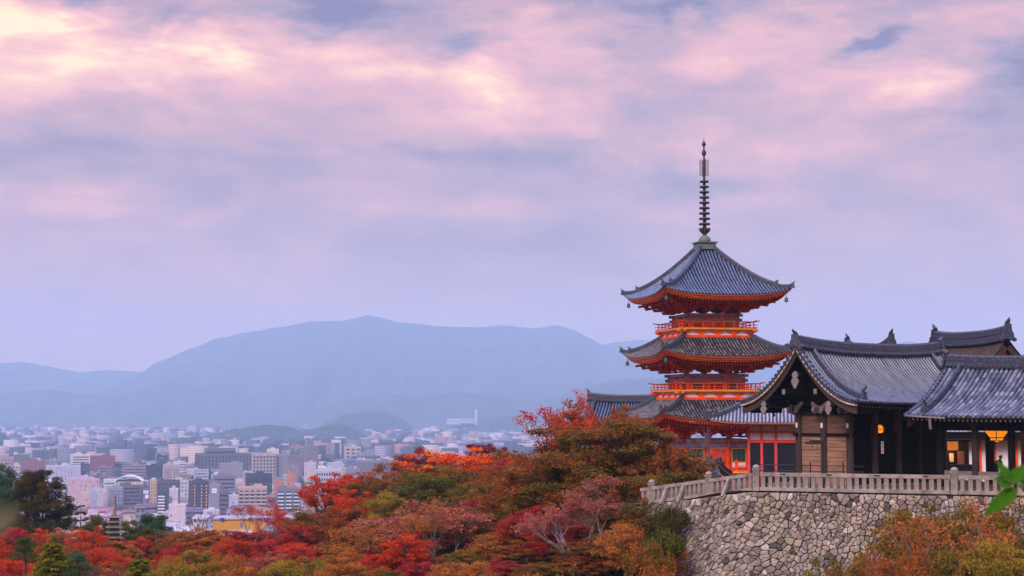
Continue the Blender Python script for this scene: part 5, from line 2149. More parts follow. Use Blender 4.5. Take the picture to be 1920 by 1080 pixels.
# the arched white hall
Y = 1500
s_ = Y / F
AH = thing('arched_hall', 'white vaulted sports hall with curved roof ribs in the middle of the town', 'hall', town_place(243, Y), R(8))
m = MB()
W_ = 49 * s_
h = town_top(903, Y)
wall_box(m, -W_ / 2, W_ / 2, 0, 20, 0, h)
q = m.build('wall', TOWN['plain'], AH)
q.color = (.52, .42, .30, 1)
m = MB()
rise = town_top(893, Y) - h
m.grid(lambda u, v: Vector((W_ / 2 * 1.03 * (2 * u - 1), -1 + 22 * v, h + rise * (1 - (2 * u - 1) ** 2))), 16, 4)
q = m.build('vaulted_roof', PLAINC, AH)
q.color = (.66, .62, .60, 1)
for i in range(5):
    m = MB()
    m.sweep([Vector((W_ / 2 * 1.04 * (2 * u / 12 - 1), -1 + 5 * i, h + .1 + rise * (1 - (2 * u / 12 - 1) ** 2))) for u in range(13)], .7, .7)
    q = m.build('roof_rib', PLAINC, AH)
    q.color = (.8, .76, .74, 1)
for i in range(5):
    m = MB()
    x = -W_ / 2 + W_ * i / 4
    m.lim(x - .5, x + .5, -.6, -.02, 0, h)
    q = m.build('wall_pier', PLAINC, AH)
    q.color = (.66, .62, .62, 1)
LANDMARKS.append((243, 905, Y, 'white vaulted sports hall'))

# red tower crane
CR = thing('tower_crane', 'thin red tower crane rising from the far town', 'crane', town_place(257, 2700), R(20))
m = MB()
hh = town_top(838, 2700)
for x in (-.7, .7):
    for y in (-.7, .7):
        m.beam((x, y, 0), (x, y, hh), .3, .3)
for i in range(int(hh / 1.6)):
    m.beam((-.7, -.7, i * 1.6), (.7, -.7, (i + 1) * 1.6), .2, .2)
CRANE = mat('crane_red', (.55, .07, .06), .6)
m.build('mast', CRANE, CR)
m = MB()
for y in (-.5, .5):
    m.beam((-1, y, hh), (-4.5, y, hh + 20), .45, .45)
for i in range(8):
    m.beam((-1 - .44 * i, -.5, hh + 2.5 * i), (-1 - .44 * (i + 1), .5, hh + 2.5 * (i + 1)), .3, .3)
m.build('jib', CRANE, CR)
m = MB()
m.lim(-1.2, 3.5, -1, 1, hh - 1, hh + 1.6)
m.build('cab', CRANE, CR)

# white memorial building on the far hillside
MT = thing('hillside_hall', 'long white memorial hall with a slim tower on the far wooded hillside', 'hall', at(868, 789, 5450) - Vector((0, 0, 14)), R(12))
s_ = 5450 / F
m = MB()
m.lim(-26 * s_, 24 * s_, 0, 40, 6, 14 + 2.6 * s_)
m.lim(-30 * s_, -6 * s_, -12, 0, 2, 14 - 1.5 * s_)
MW = mat('weathered_white_hall', (.46, .40, .43), .8)
m.build('wall', MW, MT)
m = MB()
m.lim(24 * s_, 27.6 * s_, 2, 10, 0, 14 + 19 * s_)
m.lathe([(2.3 * s_, 14 + 19 * s_), (2.0 * s_, 14 + 20.2 * s_), (.6 * s_, 14 + 21 * s_)], (25.8 * s_, 6, 0), 12)
m.build('tower', MW, MT)
m = MB()
m.lim(-26.5 * s_, 23.4 * s_, -3, 42, 14 + 2.6 * s_, 14 + 3.3 * s_)
m.build('flat_roof', PLAINC, MT)

# ------------------------------------------------------------------ near houses of the old quarter (pitched roofs)
ROOFC = {'pale grey': (.42, .38, .42), 'dark grey': (.14, .13, .16), 'mauve': (.30, .15, .20), 'silver': (.55, .51, .55), 'brown': (.20, .13, .11)}
WALLC = {'white': (.66, .59, .60), 'cream': (.56, .44, .36), 'ochre': (.55, .30, .07), 'pink': (.58, .40, .41), 'lavender': (.46, .43, .53), 'grey': (.30, .28, .33), 'brown': (.24, .16, .14), 'blue-grey': (.22, .24, .32)}


def pitched(o, w, d, he, hr, wallc, roofc, hip=False):
    m = MB()
    wall_box(m, -w / 2, w / 2, -d / 2, d / 2, -8, he)
    for q in (-1, 1):
        m.add([(q * w / 2, -d / 2, he), (q * w / 2, d / 2, he), (q * w / 2, 0, hr - .12)], [(0, 1, 2)], [[(0, 0)] * 3])
    q = m.build('wall', TOWN['grid'], o)
    q.color = (*wallc, 1)
    m = MB()
    e = .9
    for sg_ in (-1, 1):
        za = he - (hr - he) * e / (d / 2)
        A = [(-w / 2 - .7, sg_ * (d / 2 + e), za), (w / 2 + .7, sg_ * (d / 2 + e), za), (w / 2 + .7, 0, hr), (-w / 2 - .7, 0, hr)]
        B = [(p[0], p[1], p[2] - .25) for p in A]
        m.add(A + B, [(0, 1, 2, 3), (7, 6, 5, 4), (0, 4, 5, 1), (1, 5, 6, 2), (3, 7, 4, 0)])
    m.lim(-w / 2 - .7, w / 2 + .7, -.22, .22, hr - .05, hr + .3)
    q = m.build('roof', PALEROOF, o)
    q.color = (*roofc, 1)


def near_house(x0, x1, yr, Y, rz, wc, rcn, label, tall=1.0):
    s = Y / F
    w = (x1 - x0) * s
    base = max(CITY_Z, ground_z(at((x0 + x1) / 2, 800, Y).x, Y))
    p = at((x0 + x1) / 2, 800, Y)
    o = thing('town_house', label, 'house', (p.x, Y, base), R(rz), 'houses at the foot of the hill')
    hr = at(960, yr, Y).z - base
    d = min(w * .7, 11)
    pitched(o, w, d, hr - d * .22 * tall, hr, WALLC[wc], ROOFC[rcn])
    return o


near_house(332, 372, 986, 640, 12, 'white', 'silver', 'white house with broad silver roof under the bare tree')
near_house(368, 398, 966, 800, -30, 'white', 'silver', 'small white house with bright silver gable roof beside the ochre building')
near_house(300, 338, 978, 700, 20, 'lavender', 'pale grey', 'lavender-walled house with pale roof left of bare tree')
near_house(382, 432, 991, 470, 15, 'blue-grey', 'pale grey', 'dark-windowed house with pale hip roof in front of ochre building')
near_house(424, 470, 996, 400, 25, 'ochre', 'silver', 'ochre house with silver lean-to roof under the red cherry tree')
near_house(505, 575, 980, 380, -35, 'cream', 'dark grey', 'cream-walled house with sloping dark roof behind orange maples')
near_house(178, 214, 951, 1000, 12, 'pink', 'mauve', 'old inn with broad mauve tiled roof left of the stone pagoda spire')
near_house(205, 236, 958, 960, -20, 'pink', 'mauve', 'second old inn with mauve roof right behind the stone pagoda spire')
near_house(170, 205, 970, 900, 15, 'white', 'mauve', 'lower white-walled wing of the mauve-roofed old inn')
near_house(236, 257, 955, 930, 5, 'cream', 'brown', 'narrow three-storey cream house right of the mauve inn')
near_house(257, 275, 948, 980, 5, 'blue-grey', 'dark grey', 'narrow blue-grey house next to narrow cream house')
near_house(438, 458, 948, 1040, 30, 'grey', 'dark grey', 'little temple-like house with dark pointed roof before tan apartments')
# the ochre building with blue tarpaulin
Y = 450
p = at(482, 800, Y)
b0 = max(CITY_Z, ground_z(p.x, Y))
OB = thing('ochre_building', 'ochre flat-roofed building with blue sheets along its roof edge', 'building', (p.x, Y, b0), R(6))
s_ = Y / F
m = MB()
h = at(960, 974, Y).z - b0
wall_box(m, -78 * s_, 78 * s_, 0, 12, -3, h)
q = m.build('wall', TOWN['plain'], OB)
q.color = (.62, .30, .045, 1)
m = MB()
m.lim(-78.5 * s_, 78.5 * s_, -.3, 12.3, h, h + .35)
q = m.build('roof_edge', PLAINC, OB)
q.color = (.40, .34, .34, 1)
BLUE = mat('blue_sheet', (.01, .07, .42), .5)
for a, b_ in ((-66, -58), (-14, -6), (4, 10), (14, 26)):
    m = MB()
    m.lim(a * s_, b_ * s_, -.42, .6, h - .1, h + .5)
    m.lim((a + 2) * s_, (b_ - 2) * s_, -.40, .4, h - .35, h - .05)
    m.build('blue_sheet', BLUE, OB)

# ------------------------------------------------------------------ the other nearer buildings, one by one
COLN = {'white': (.56, .50, .52), 'pale pink': (.55, .40, .40), 'cream': (.56, .44, .37), 'lavender': (.44, .41, .52), 'grey': (.28, .26, .30), 'dark grey': (.12, .12, .15),
        'blue-grey': (.20, .22, .30), 'mauve': (.30, .20, .25), 'brown': (.24, .14, .12), 'tan': (.46, .31, .24)}
NAMES = list(COLN)
WTS = [7, 5, 5, 5, 5, 4.5, 5, 3.5, 3, 3]
count = {}
gen_n = 0
LAB = set()


def near_mark(px, py):
    return min(LANDMARKS, key=lambda q: (q[0] - px) ** 2 + ((q[1] - py) * 1.6) ** 2)


rows_Y = [905, 980, 1060, 1140, 1230, 1330, 1430, 1540, 1650, 1770, 1900, 2040, 2190, 2350, 2520]
for ri, Y in enumerate(rows_Y):
    s = Y / F
    px = -22 + rc.uniform(-8, 4)
    lim_px = 640 if Y < 1300 else (760 if Y < 1600 else 930)
    while px < lim_px:
        tallp = rc.random()
        kind = 'house' if tallp < (.62 if Y < 1700 else .42) else 'block'
        wm = rc.uniform(9, 17) if kind == 'house' else rc.uniform(13, 34)
        wpx = wm / s
        if gen_n < 285:
            Yj = Y + rc.uniform(-35, 35)
            hm_ = rc.uniform(6.5, 10) if kind == 'house' else rc.uniform(10, 19)
            if rc.random() < .10 and kind == 'block':
                hm_ *= 1.35
            for (kx0, kx1, kt, kb, kY) in KEYS:              # keep low in front of the buildings that stand out
                if kY > Yj and px < kx1 + 2 and px + wpx > kx0 - 2:
                    hm_ = min(hm_, max(4.5, (4.5 - CITY_Z) - (kt + .66 * (kb - kt) - 765) / F * Yj))
            if kind == 'block' and hm_ < 8:
                kind = 'house'
            cn = rc.choices(NAMES, WTS)[0]
            rzj = R(rc.choice((14, 14, 16, 10, 20, -70)) + rc.uniform(-3, 3))
            cpx = px + wpx / 2
            top_py = 765 + (4.5 - CITY_Z - hm_) / Yj * F
            lm_ = near_mark(cpx, top_py)
            ddx, ddy = cpx - lm_[0], Yj - lm_[2]
            if abs(ddx) < 12:
                rel = 'behind' if ddy > 0 else 'in front of'
            else:
                rel = ('left of' if ddx < 0 else 'right of')
            storeys = max(2, round(hm_ / 3.1))
            if kind == 'house':
                what = rc.choice(('pitched-roof house', 'flat-roofed house', 'two-storey house'))
            else:
                what = rc.choice(('apartment block', 'office block', 'block of flats'))
            key = (cn, what, rel, lm_[3])
            k = count[key] = count.get(key, 0) + 1
            label = '%s %s %s the %s' % (cn, what, rel, lm_[3]) if k == 1 else '%s %s %s %s the %s' % (ORD[k - 1], cn, what, rel, lm_[3])
            loc = town_place(cpx, Yj)
            col = tuple(c_ * rc.uniform(.9, 1.12) for c_ in COLN[cn])
            o = thing('town_house' if kind == 'house' else 'town_block', label, 'house' if kind == 'house' else 'building', loc, rzj, 'buildings of the town below')
            d = rc.uniform(9, 14)
            if what in ('pitched-roof house', 'two-storey house'):
                rcn = rc.choice(('pale grey', 'dark grey', 'silver', 'pale grey', 'brown', 'mauve'))
                pitched(o, wm * .9, d * .8, hm_ - 2.2, hm_, col, ROOFC[rcn])
            else:
                m = MB()
                wall_box(m, -wm * .45, wm * .45, -d / 2, d / 2, 0, hm_)
                q = m.build('wall', TOWN[rc.choice(('grid', 'grid', 'band', 'plain'))], o)
                q.color = (*col, 1)
                m = MB()
                t = .35
                w2 = wm * .45
                for a in ((-w2 - .1, w2 + .1, -d / 2 - .1, -d / 2 + t), (-w2 - .1, w2 + .1, d / 2 - t, d / 2 + .1), (-w2 - .1, -w2 + t, -d / 2 + t, d / 2 - t), (w2 - t, w2 + .1, -d / 2 + t, d / 2 - t)):
                    m.lim(*a, hm_ - .1, hm_ + .8)
                if rc.random() < .8:
                    bw = rc.uniform(2.5, 5)
                    q0 = rc.uniform(-.5, .5) * (wm * .9 - bw)
                    m.lim(q0 - bw / 2, q0 + bw / 2, -1.5, 2, hm_ - .1, hm_ + rc.uniform(1.8, 3.4))
                if rc.random() < .6:
                    q0 = rc.uniform(-.35, .35) * wm
                    m.lathe([(.9, hm_), (.95, hm_ + 1.6), (.2, hm_ + 1.9)], (q0, 1, 0), 8)
                if rc.random() < .5:
                    q0 = rc.uniform(-.4, .4) * wm
                    m.tube([(q0, 0, hm_), (q0, 0, hm_ + rc.uniform(3.5, 7))], .14, 5)
                if rc.random() < .25:                       # rooftop billboard frame
                    q0 = rc.uniform(-.2, .2) * wm
                    m.lim(q0 - 2.6, q0 + 2.6, -d / 2 + .3, -d / 2 + .5, hm_ + .9, hm_ + 3.6)
                q = m.build('parapet_and_tank', PLAINC, o)
                q.color = (*sh(col, 1.12), 1)
                if kind == 'block' and rc.random() < .45:
                    m = MB()
                    nf = int(hm_ / 3.1)
                    for j in range(nf):
                        m.lim(-w2 * .92, w2 * .92, -d / 2 - 1.1, -d / 2, j * 3.1 + 2.5, j * 3.1 + 2.62)
                        m.lim(-w2 * .92, w2 * .92, -d / 2 - 1.1, -d / 2 - 1.0, j * 3.1 + 2.62, j * 3.1 + 3.5)
                    q = m.build('balcony_tier', PLAINC, o)
                    q.color = (*sh(col, 1.2), 1)
            gen_n += 1
        px += wpx + rc.uniform(.5, 7)


# ------------------------------------------------------------------ everything farther off reads as one mass of roofs
def far_town():
    rnd = np.random.default_rng(5)
    N = 20000
    Y = np.exp(rnd.uniform(np.log(2150), np.log(6300), N))
    px = rnd.uniform(-40, 1000, N)
    X = (px - 960) / F * Y
    big = rnd.random(N) < .05
    w = np.where(big, rnd.uniform(13, 30, N), rnd.uniform(6, 11, N))
    d = np.where(big, rnd.uniform(12, 20, N), rnd.uniform(8, 12, N))
    h = np.where(big, rnd.uniform(12, 30, N), rnd.uniform(4.5, 9, N))
    h = np.where(Y > 2900, h * .62, h)
    a = rnd.choice([14, 16, 12, 104], N) * PI / 180
    sg_ = np.array([[-1, -1], [1, -1], [1, 1], [-1, 1]])
    V = np.zeros((N, 8, 3))
    for k in range(4):
        lx, ly = sg_[k, 0] * w / 2, sg_[k, 1] * d / 2
        gx, gy = X + lx * np.cos(a) - ly * np.sin(a), Y + lx * np.sin(a) + ly * np.cos(a)
        V[:, k] = np.stack([gx, gy, np.full(N, CITY_Z - 1)], 1)
        V[:, k + 4] = np.stack([gx, gy, CITY_Z + h], 1)
    Fq = np.array([[0, 1, 5, 4], [1, 2, 6, 5], [2, 3, 7, 6], [3, 0, 4, 7], [4, 5, 6, 7]])
    Fa = (Fq[None] + (np.arange(N) * 8)[:, None, None]).reshape(-1)
    me = bpy.data.meshes.new('distant_town')
    me.vertices.add(N * 8)
    me.vertices.foreach_set('co', V.reshape(-1))
    me.loops.add(N * 20)
    me.loops.foreach_set('vertex_index', Fa.astype(np.int32))
    me.polygons.add(N * 5)
    me.polygons.foreach_set('loop_start', (np.arange(N * 5) * 4).astype(np.int32))
    me.update(calc_edges=True)
    uvl = me.uv_layers.new(name='UVMap')
    uv = np.zeros((N, 5, 4, 2))
    for k in range(4):
        L = w if k % 2 == 0 else d
        uv[:, k, 1, 0] = uv[:, k, 2, 0] = L
        uv[:, k, 2, 1] = uv[:, k, 3, 1] = h
        uv[:, k, 0, 1] = uv[:, k, 1, 1] = .01
    uvl.data.foreach_set('uv', uv.reshape(-1))
    tint = me.attributes.new('tint', 'FLOAT', 'FACE')
    tv = rnd.random(N)
    tint.data.foreach_set('value', np.repeat(np.where(big, tv ** 1.7, tv), 5))
    m, T, b, _ = new_mat('distant_town_walls')
    at__ = T.n('ShaderNodeAttribute', attribute_name='tint').outputs['Fac']
    col = T.ramp(at__, [(0.0, (.05, .06, .085)), (.24, (.17, .16, .20)), (.44, (.30, .26, .31)), (.60, (.52, .45, .47)), (.72, (.48, .33, .30)), (.84, (.54, .41, .33)), (.93, (.34, .17, .17)), (1.0, (.80, .74, .74))], 'CONSTANT')
    x, y, _z = T.sep(T.n('ShaderNodeTexCoord').outputs['UV'])
    fy = T.m('FRACT', T.m('DIVIDE', y, 3.2))
    fx = T.m('FRACT', T.m('DIVIDE', x, 3.4))
    k = T.m('MULTIPLY', T.m('MULTIPLY', T.m('GREATER_THAN', fy, .35), T.m('LESS_THAN', fy, .8)), T.m('MULTIPLY', T.m('GREATER_THAN', fx, .2), T.m('GREATER_THAN', y, .02)))
    T.put(b.inputs['Base Color'], T.mix(T.m('MULTIPLY', k, .5), col, (.08, .09, .12)))
    b.inputs['Roughness'].default_value = .8
    me.materials.append(m)
    structure(link('distant_town', me), 'stuff')


far_town()


def far_woods():
    rnd = random.Random(3)
    mb = MB()
    spots = [(18, 2450, 1)] * 6 + [(100, 2900, 1)] * 10 + [(390, 2500, 1)] * 4 + [(760, 3600, 1)] * 12 + [(930, 3300, 1)] * 8 + [(560, 3700, 1)] * 8 + [(70, 3300, 1)] * 8
    for i in range(60):
        spots.append((rnd.uniform(-20, 960), math.exp(rnd.uniform(math.log(1500), math.log(5600))), 0))
    for px, Y, wood in spots:
        p = town_place(px + rnd.uniform(-26, 26) * wood, Y + rnd.uniform(-50, 50))
        for j in range(7):
            c = p + Vector((rnd.uniform(-14, 14), rnd.uniform(-9, 9), rnd.uniform(3, 8)))
            r_ = rnd.uniform(3.5, 7)
            mb.grid(lambda u, v: c + Vector((math.cos(2 * PI * u) * math.sin(PI * v), math.sin(2 * PI * u) * math.sin(PI * v), math.cos(PI * v) * .8)) * (r_ * (1 + .22 * math.sin(u * 31 + v * 17 + r_))), 9, 6)
    structure(mb.build('distant_woods', HILLF), 'stuff')


far_woods()

# ================================================================== trees
LEAF = {
    'scarlet': mat_leaf('scarlet_leaves', (.34, .060, .012), (.60, .050, .016), (.72, .11, .022)),
    'crimson': mat_leaf('crimson_leaves', (.22, .030, .018), (.44, .028, .024), (.58, .065, .035)),
    'flame': mat_leaf('flame_orange_leaves', (.50, .08, .010), (.86, .12, .010), (.85, .30, .020)),
    'orange': mat_leaf('orange_leaves', (.17, .12, .014), (.48, .135, .024), (.60, .21, .032)),
    'rust': mat_leaf('rust_leaves', (.13, .080, .011), (.34, .078, .016), (.46, .14, .020)),
    'olive': mat_leaf('olive_leaves', (.10, .095, .010), (.22, .135, .014), (.36, .13, .018)),
    'bronze': mat_leaf('bronze_leaves', (.070, .082, .010), (.21, .100, .014), (.40, .085, .020)),
    'maroon': mat_leaf('maroon_leaves', (.14, .020, .010), (.26, .020, .016), (.38, .04, .02)),
    'pink': mat_leaf('dusty_pink_leaves', (.26, .080, .045), (.46, .110, .070), (.48, .17, .08)),
    'golden': mat_leaf('golden_green_leaves', (.15, .135, .012), (.32, .215, .018), (.46, .24, .02)),
    'lime': mat_leaf('yellow_green_leaves', (.085, .11, .008), (.19, .20, .012), (.32, .26, .02)),
    'green': mat_leaf('deep_green_leaves', (.020, .060, .015), (.040, .10, .020), (.085, .14, .028)),
    'bluegreen': mat_leaf('grey_green_leaves', (.032, .075, .035), (.065, .13, .055), (.13, .18, .075)),
    'umber': mat_leaf('umber_leaves', (.026, .040, .010), (.070, .066, .014), (.15, .075, .020)),
    'moss': mat_leaf('mossy_leaves', (.045, .058, .008), (.10, .11, .012), (.17, .14, .016)),
}
BARKM = mat('dark_bark', (.045, .032, .026), .95, .45, 5.0, col2=(.085, .065, .055))
BARKG = mat('grey_bark', (.17, .14, .135), .95, .4, 5.0, col2=(.26, .22, .21))
rt = np.random.default_rng(77)


def leaf_mesh(name, centres, radii, flat, n_per, size, seed, up=.55, spread=None):
    """sprays of small leaves: per centre an ellipsoid cloud, flattened, of little four-cornered faces"""
    r = np.random.default_rng(seed)
    C = np.repeat(np.asarray(centres), n_per, 0)
    RR = np.repeat(np.asarray(radii), n_per, 0)
    N = len(C)
    g = r.normal(size=(N, 3))
    g /= np.linalg.norm(g, axis=1)[:, None]
    g *= (r.random(N) ** .45)[:, None]
    P = C + g * RR[:, None] * np.array([1, 1, flat])
    nrm = r.normal(size=(N, 3)) * (1 - up)
    nrm[:, 2] += up * np.where(r.random(N) < .9, 1, -1)
    nrm /= np.linalg.norm(nrm, axis=1)[:, None] + 1e-9
    a = np.cross(nrm, r.normal(size=(N, 3)))
    a /= np.linalg.norm(a, axis=1)[:, None] + 1e-9
    b_ = np.cross(nrm, a)
    s = size * r.uniform(.6, 1.3, N)[:, None]
    V = np.stack([P - a * s * .55, P + b_ * s * .33 + a * s * .06, P + a * s * .55, P - b_ * s * .33 + a * s * .06], 1).reshape(-1, 3)
    me = bpy.data.meshes.new(name)
    me.vertices.add(N * 4)
    me.vertices.foreach_set('co', V.reshape(-1).astype(np.float32))
    me.loops.add(N * 4)
    me.loops.foreach_set('vertex_index', np.arange(N * 4, dtype=np.int32))
    me.polygons.add(N)
    me.polygons.foreach_set('loop_start', (np.arange(N) * 4).astype(np.int32))
    me.update(calc_edges=True)
    tint = me.attributes.new('tint', 'FLOAT', 'FACE')
    tc = np.repeat(r.random(len(centres)), n_per)
    tint.data.foreach_set('value', np.clip(.52 * tc + .48 * r.random(N), 0, 1).astype(np.float32))
    me.materials.append(LEAF['orange'])
    return me


def trunk_mesh(paths, name='trunk', material=None):
    mb = MB()
    for pts, radii, n in paths:
        mb.tube(pts, radii, n)
    return mb.mesh(name, material or BARKM)


def wob(a, b_, k, rnd, amt):
    p = a.lerp(b_, k)
    return p + Vector((rnd.uniform(-amt, amt), rnd.uniform(-amt, amt), rnd.uniform(-amt, amt) * .6))


def broad_tree(seed, H=8.0, Rc=3.6, base=.34, n_clump=95, n_per=95, size=.20, cr=(.45, .85), flat=.45, dome=1.0, twigs=True, limbs=6, hollow=.55, lean=0.0, up=.55, rad=.16):
    """trunk, limbs and branches that carry flattened leaf sprays through a lumpy crown"""
    rnd = random.Random(seed)
    cz, hz_ = H * (base + 1) / 2, H * (1 - base) / 2
    lobes = []
    for i in range(limbs + 2):
        a = 2 * PI * i / (limbs + 2) + rnd.uniform(-.4, .4)
        q = rnd.uniform(.38, .62) * Rc
        lobes.append(Vector((math.cos(a) * q, math.sin(a) * q, cz + hz_ * rnd.uniform(-.55, .55))))
    lobes.append(Vector((rnd.uniform(-.3, .3), rnd.uniform(-.3, .3), cz + hz_ * .55)))
    cen = []
    while len(cen) < n_clump:
        L = rnd.choice(lobes)
        d = Vector((rnd.gauss(0, 1), rnd.gauss(0, 1), rnd.gauss(0, 1))).normalized()
        q = rnd.uniform(hollow, 1.0)
        p = L + Vector((d.x * Rc * .55 * q, d.y * Rc * .55 * q, d.z * hz_ * .55 * q * dome))
        e = (p.x / Rc) ** 2 + (p.y / Rc) ** 2 + ((p.z - cz) / hz_) ** 2
        if e < 1.25 and p.z > H * base * .75:
            cen.append(p)
    paths = []
    fork = Vector((rnd.uniform(-.25, .25), rnd.uniform(-.25, .25), H * (base * .80)))
    paths.append(([Vector((0, 0, -2.0)), Vector((rnd.uniform(-.1, .1), rnd.uniform(-.1, .1), H * base * .4)), fork], [rad * 1.35, rad * 1.1, rad], 9))
    mids = []
    for L in lobes:
        m1 = wob(fork, L, .5, rnd, .25)
        paths.append(([fork, m1, L], [rad * .62, rad * .45, rad * .24], 6))
        mids.append((m1, L))
    for c in cen:
        m1, L = min(mids, key=lambda q: (q[1] - c).length)
        s = L if rnd.random() < .6 else m1.lerp(L, .6)
        if twigs:
            paths.append(([s, wob(s, c, .55, rnd, .15), c + (c - s) * .12], [rad * .20, rad * .13, rad * .05], 4))
    radii = [rnd.uniform(*cr) for _ in cen]
    return leaf_mesh('crown', [tuple(c) for c in cen], radii, flat, n_per, size, seed, up), trunk_mesh(paths)


def conifer_tree(seed, H=8.0, Rc=2.0, tiers=13, n_per=110, size=.18, droop=.25, flat=.4, taper=1.0, gap=0.0, top=.04):
    rnd = random.Random(seed)
    cen, radii, paths = [], [], [([Vector((0, 0, -14)), Vector((0, 0, H * .5)), Vector((0, 0, H * .97))], [.20, .12, .02], 8)]
    for i in range(tiers):
        k = (i + .5) / tiers
        z = H * (.12 + .86 * k)
        rr = Rc * ((1 - k) ** taper + top) * rnd.uniform(.82, 1.12)
        m = max(3, int(7 * (1 - k) + 3))
        for j in range(m):
            a = 2 * PI * (j + rnd.random()) / m
            for q in ((.45, .9) if rr > .8 else (.7,)):
                if rnd.random() < gap:
                    continue
                cen.append((math.cos(a) * rr * q, math.sin(a) * rr * q, z - droop * rr * q + rnd.uniform(-.15, .15)))
                radii.append(max(.22, rr * .36) * rnd.uniform(.8, 1.2))
            paths.append(([Vector((0, 0, z)), Vector((math.cos(a) * rr * .9, math.sin(a) * rr * .9, z - droop * rr * .9))], [.045, .012], 4))
    return leaf_mesh('crown', cen, radii, flat, n_per, size, seed, .25), trunk_mesh(paths)


def cloud_pine(seed, H=7.0, Rc=2.6, pads=8, n_per=1100, size=.16):
    rnd = random.Random(seed)
    cen, radii = [], []
    bend = [Vector((0, 0, -12)), Vector((.25, .1, H * .35)), Vector((-.15, 0, H * .65)), Vector((.05, 0, H * .95))]
    paths = [(bend, [.24, .18, .12, .05], 8)]
    for i in range(pads):
        k = i / (pads - 1)
        a = i * 2.4 + rnd.uniform(-.3, .3)
        rr = Rc * (1 - .75 * k) * (.75 if i < pads - 1 else 0)
        c = Vector((math.cos(a) * rr, math.sin(a) * rr, H * (.42 + .56 * k)))
        cen.append(tuple(c))
        radii.append(Rc * (.80 - .28 * k))
        paths.append(([Vector((0, 0, c.z - .5)), c], [.09, .03], 5))
    me = leaf_mesh('crown', cen, radii, .40, n_per, size, seed, .2)
    return me, trunk_mesh(paths)


def bare_tree(seed, H=7.0, spread=2.6, depth=5, r0=.14, leaves=0, size=.16, material=None, up0=1.0):
    """branches forked again and again, with a few leaves left at the tips"""
    rnd = random.Random(seed)
    paths, tips = [], []
    def grow(p, d, L, r_, k):
        q = p + d * L
        m = wob(p, q, .5, rnd, L * .07)
        paths.append(([p, m, q], [r_, r_ * .85, r_ * .68], 7 if k > 3 else 4))
        if k <= 2:
            tips.append(q)
            tips.append(m)
        if k == 0:
            return
        for _ in range(rnd.choice((2, 2, 3)) if k < depth else 4):
            ax = Vector((rnd.gauss(0, 1), rnd.gauss(0, 1), rnd.gauss(0, .35)))
            nd = (d + ax.normalized() * rnd.uniform(.45, .85)).normalized()
            nd.z = nd.z * .8 + .16 * up0
            grow(q, nd.normalized(), L * rnd.uniform(.66, .84), r_ * .62, k - 1)
    grow(Vector((0, 0, -2)), Vector((.03, .02, 1)).normalized(), 2 + H * .22, r0, depth)
    zs = max(t.z for t in tips)
    xs = max(max(abs(t.x), abs(t.y)) for t in tips)
    kz, kx = H / zs, spread / xs
    fit = lambda p: Vector((p.x * kx, p.y * kx, p.z * kz if p.z > 0 else p.z))
    paths = [([fit(p) for p in a], b_, n) for a, b_, n in paths]
    crown = None
    if leaves:
        cen = [tuple(fit(t)) for t in tips]
        crown = leaf_mesh('crown', cen, [.30] * len(cen), .7, leaves, size, seed, .3)
    return crown, trunk_mesh(paths, 'trunk', material or BARKG)


def bush(seed, n=40, R_=1.6, h=1.2, n_per=90, size=.16):
    rnd = random.Random(seed)
    cen = []
    for i in range(n):
        a, q = rnd.random() * 2 * PI, math.sqrt(rnd.random()) * R_
        cen.append((math.cos(a) * q, math.sin(a) * q, h * rnd.uniform(.25, 1) * (1 - .4 * (q / R_) ** 2)))
    paths = [([Vector((0, 0, -1)), Vector((c[0] * .5, c[1] * .5, c[2] * .5)), Vector(c)], [.05, .035, .015], 4) for c in cen[::2]]
    return leaf_mesh('crown', cen, [rnd.uniform(.35, .6) for _ in cen], .7, n_per, size, seed, .35), trunk_mesh(paths)


SHAPES = {}
for i in range(5):
    SHAPES['maple%d' % i] = (*broad_tree(100 + i, H=8, Rc=3.7, base=.30, n_clump=170, n_per=150, size=.155, cr=(.36, .85), flat=.50), 8.0, 3.9)
for i in range(3):
    SHAPES['loose%d' % i] = (*broad_tree(130 + i, H=8, Rc=3.6, base=.30, n_clump=170, n_per=70, size=.155, cr=(.35, .80), flat=.6, hollow=.4, up=.35), 8.0, 3.8)
for i in range(2):
    SHAPES['cherry%d' % i] = (*bare_tree(160 + i, H=8, spread=4.4, depth=6, r0=.16, leaves=7, size=.125, up0=.7), 8.0, 4.4)
SHAPES['airy0'] = (*bare_tree(171, H=8, spread=3.6, depth=6, r0=.15, leaves=22, size=.14, material=BARKM, up0=1.0), 8.0, 3.6)
SHAPES['bare0'] = (*bare_tree(181, H=8, spread=2.8, depth=6, r0=.12, up0=1.3), 8.0, 2.8)
SHAPES['flat0'] = (*broad_tree(191, H=8, Rc=4.2, base=.52, n_clump=110, n_per=120, size=.16, cr=(.4, .75), flat=.42, dome=.7, hollow=.3), 8.0, 4.3)
SHAPES['round0'] = (*broad_tree(195, H=8, Rc=3.2, base=.22, n_clump=190, n_per=120, size=.18, cr=(.4, .75), flat=.7, hollow=.65, up=.3), 8.0, 3.4)
SHAPES['cedar0'] = (*broad_tree(205, H=12, Rc=3.6, base=.18, n_clump=150, n_per=330, size=.19, cr=(.5, 1.1), flat=.62, hollow=.55, up=.25, dome=1.15, rad=.26), 12.0, 3.9)
SHAPES['conifer0'] = (*conifer_tree(211, H=8, Rc=2.3, tiers=15, n_per=150, taper=.7), 8.0, 2.3)
SHAPES['conifer1'] = (*conifer_tree(212, H=8, Rc=2.3, tiers=9, n_per=120, droop=.05, flat=.3, taper=.65, gap=.35, top=.15), 8.0, 2.5)
SHAPES['pine0'] = (*cloud_pine(221), 7.0, 3.0)
SHAPES['bush0'] = (*bush(231), 1.6, 1.9)


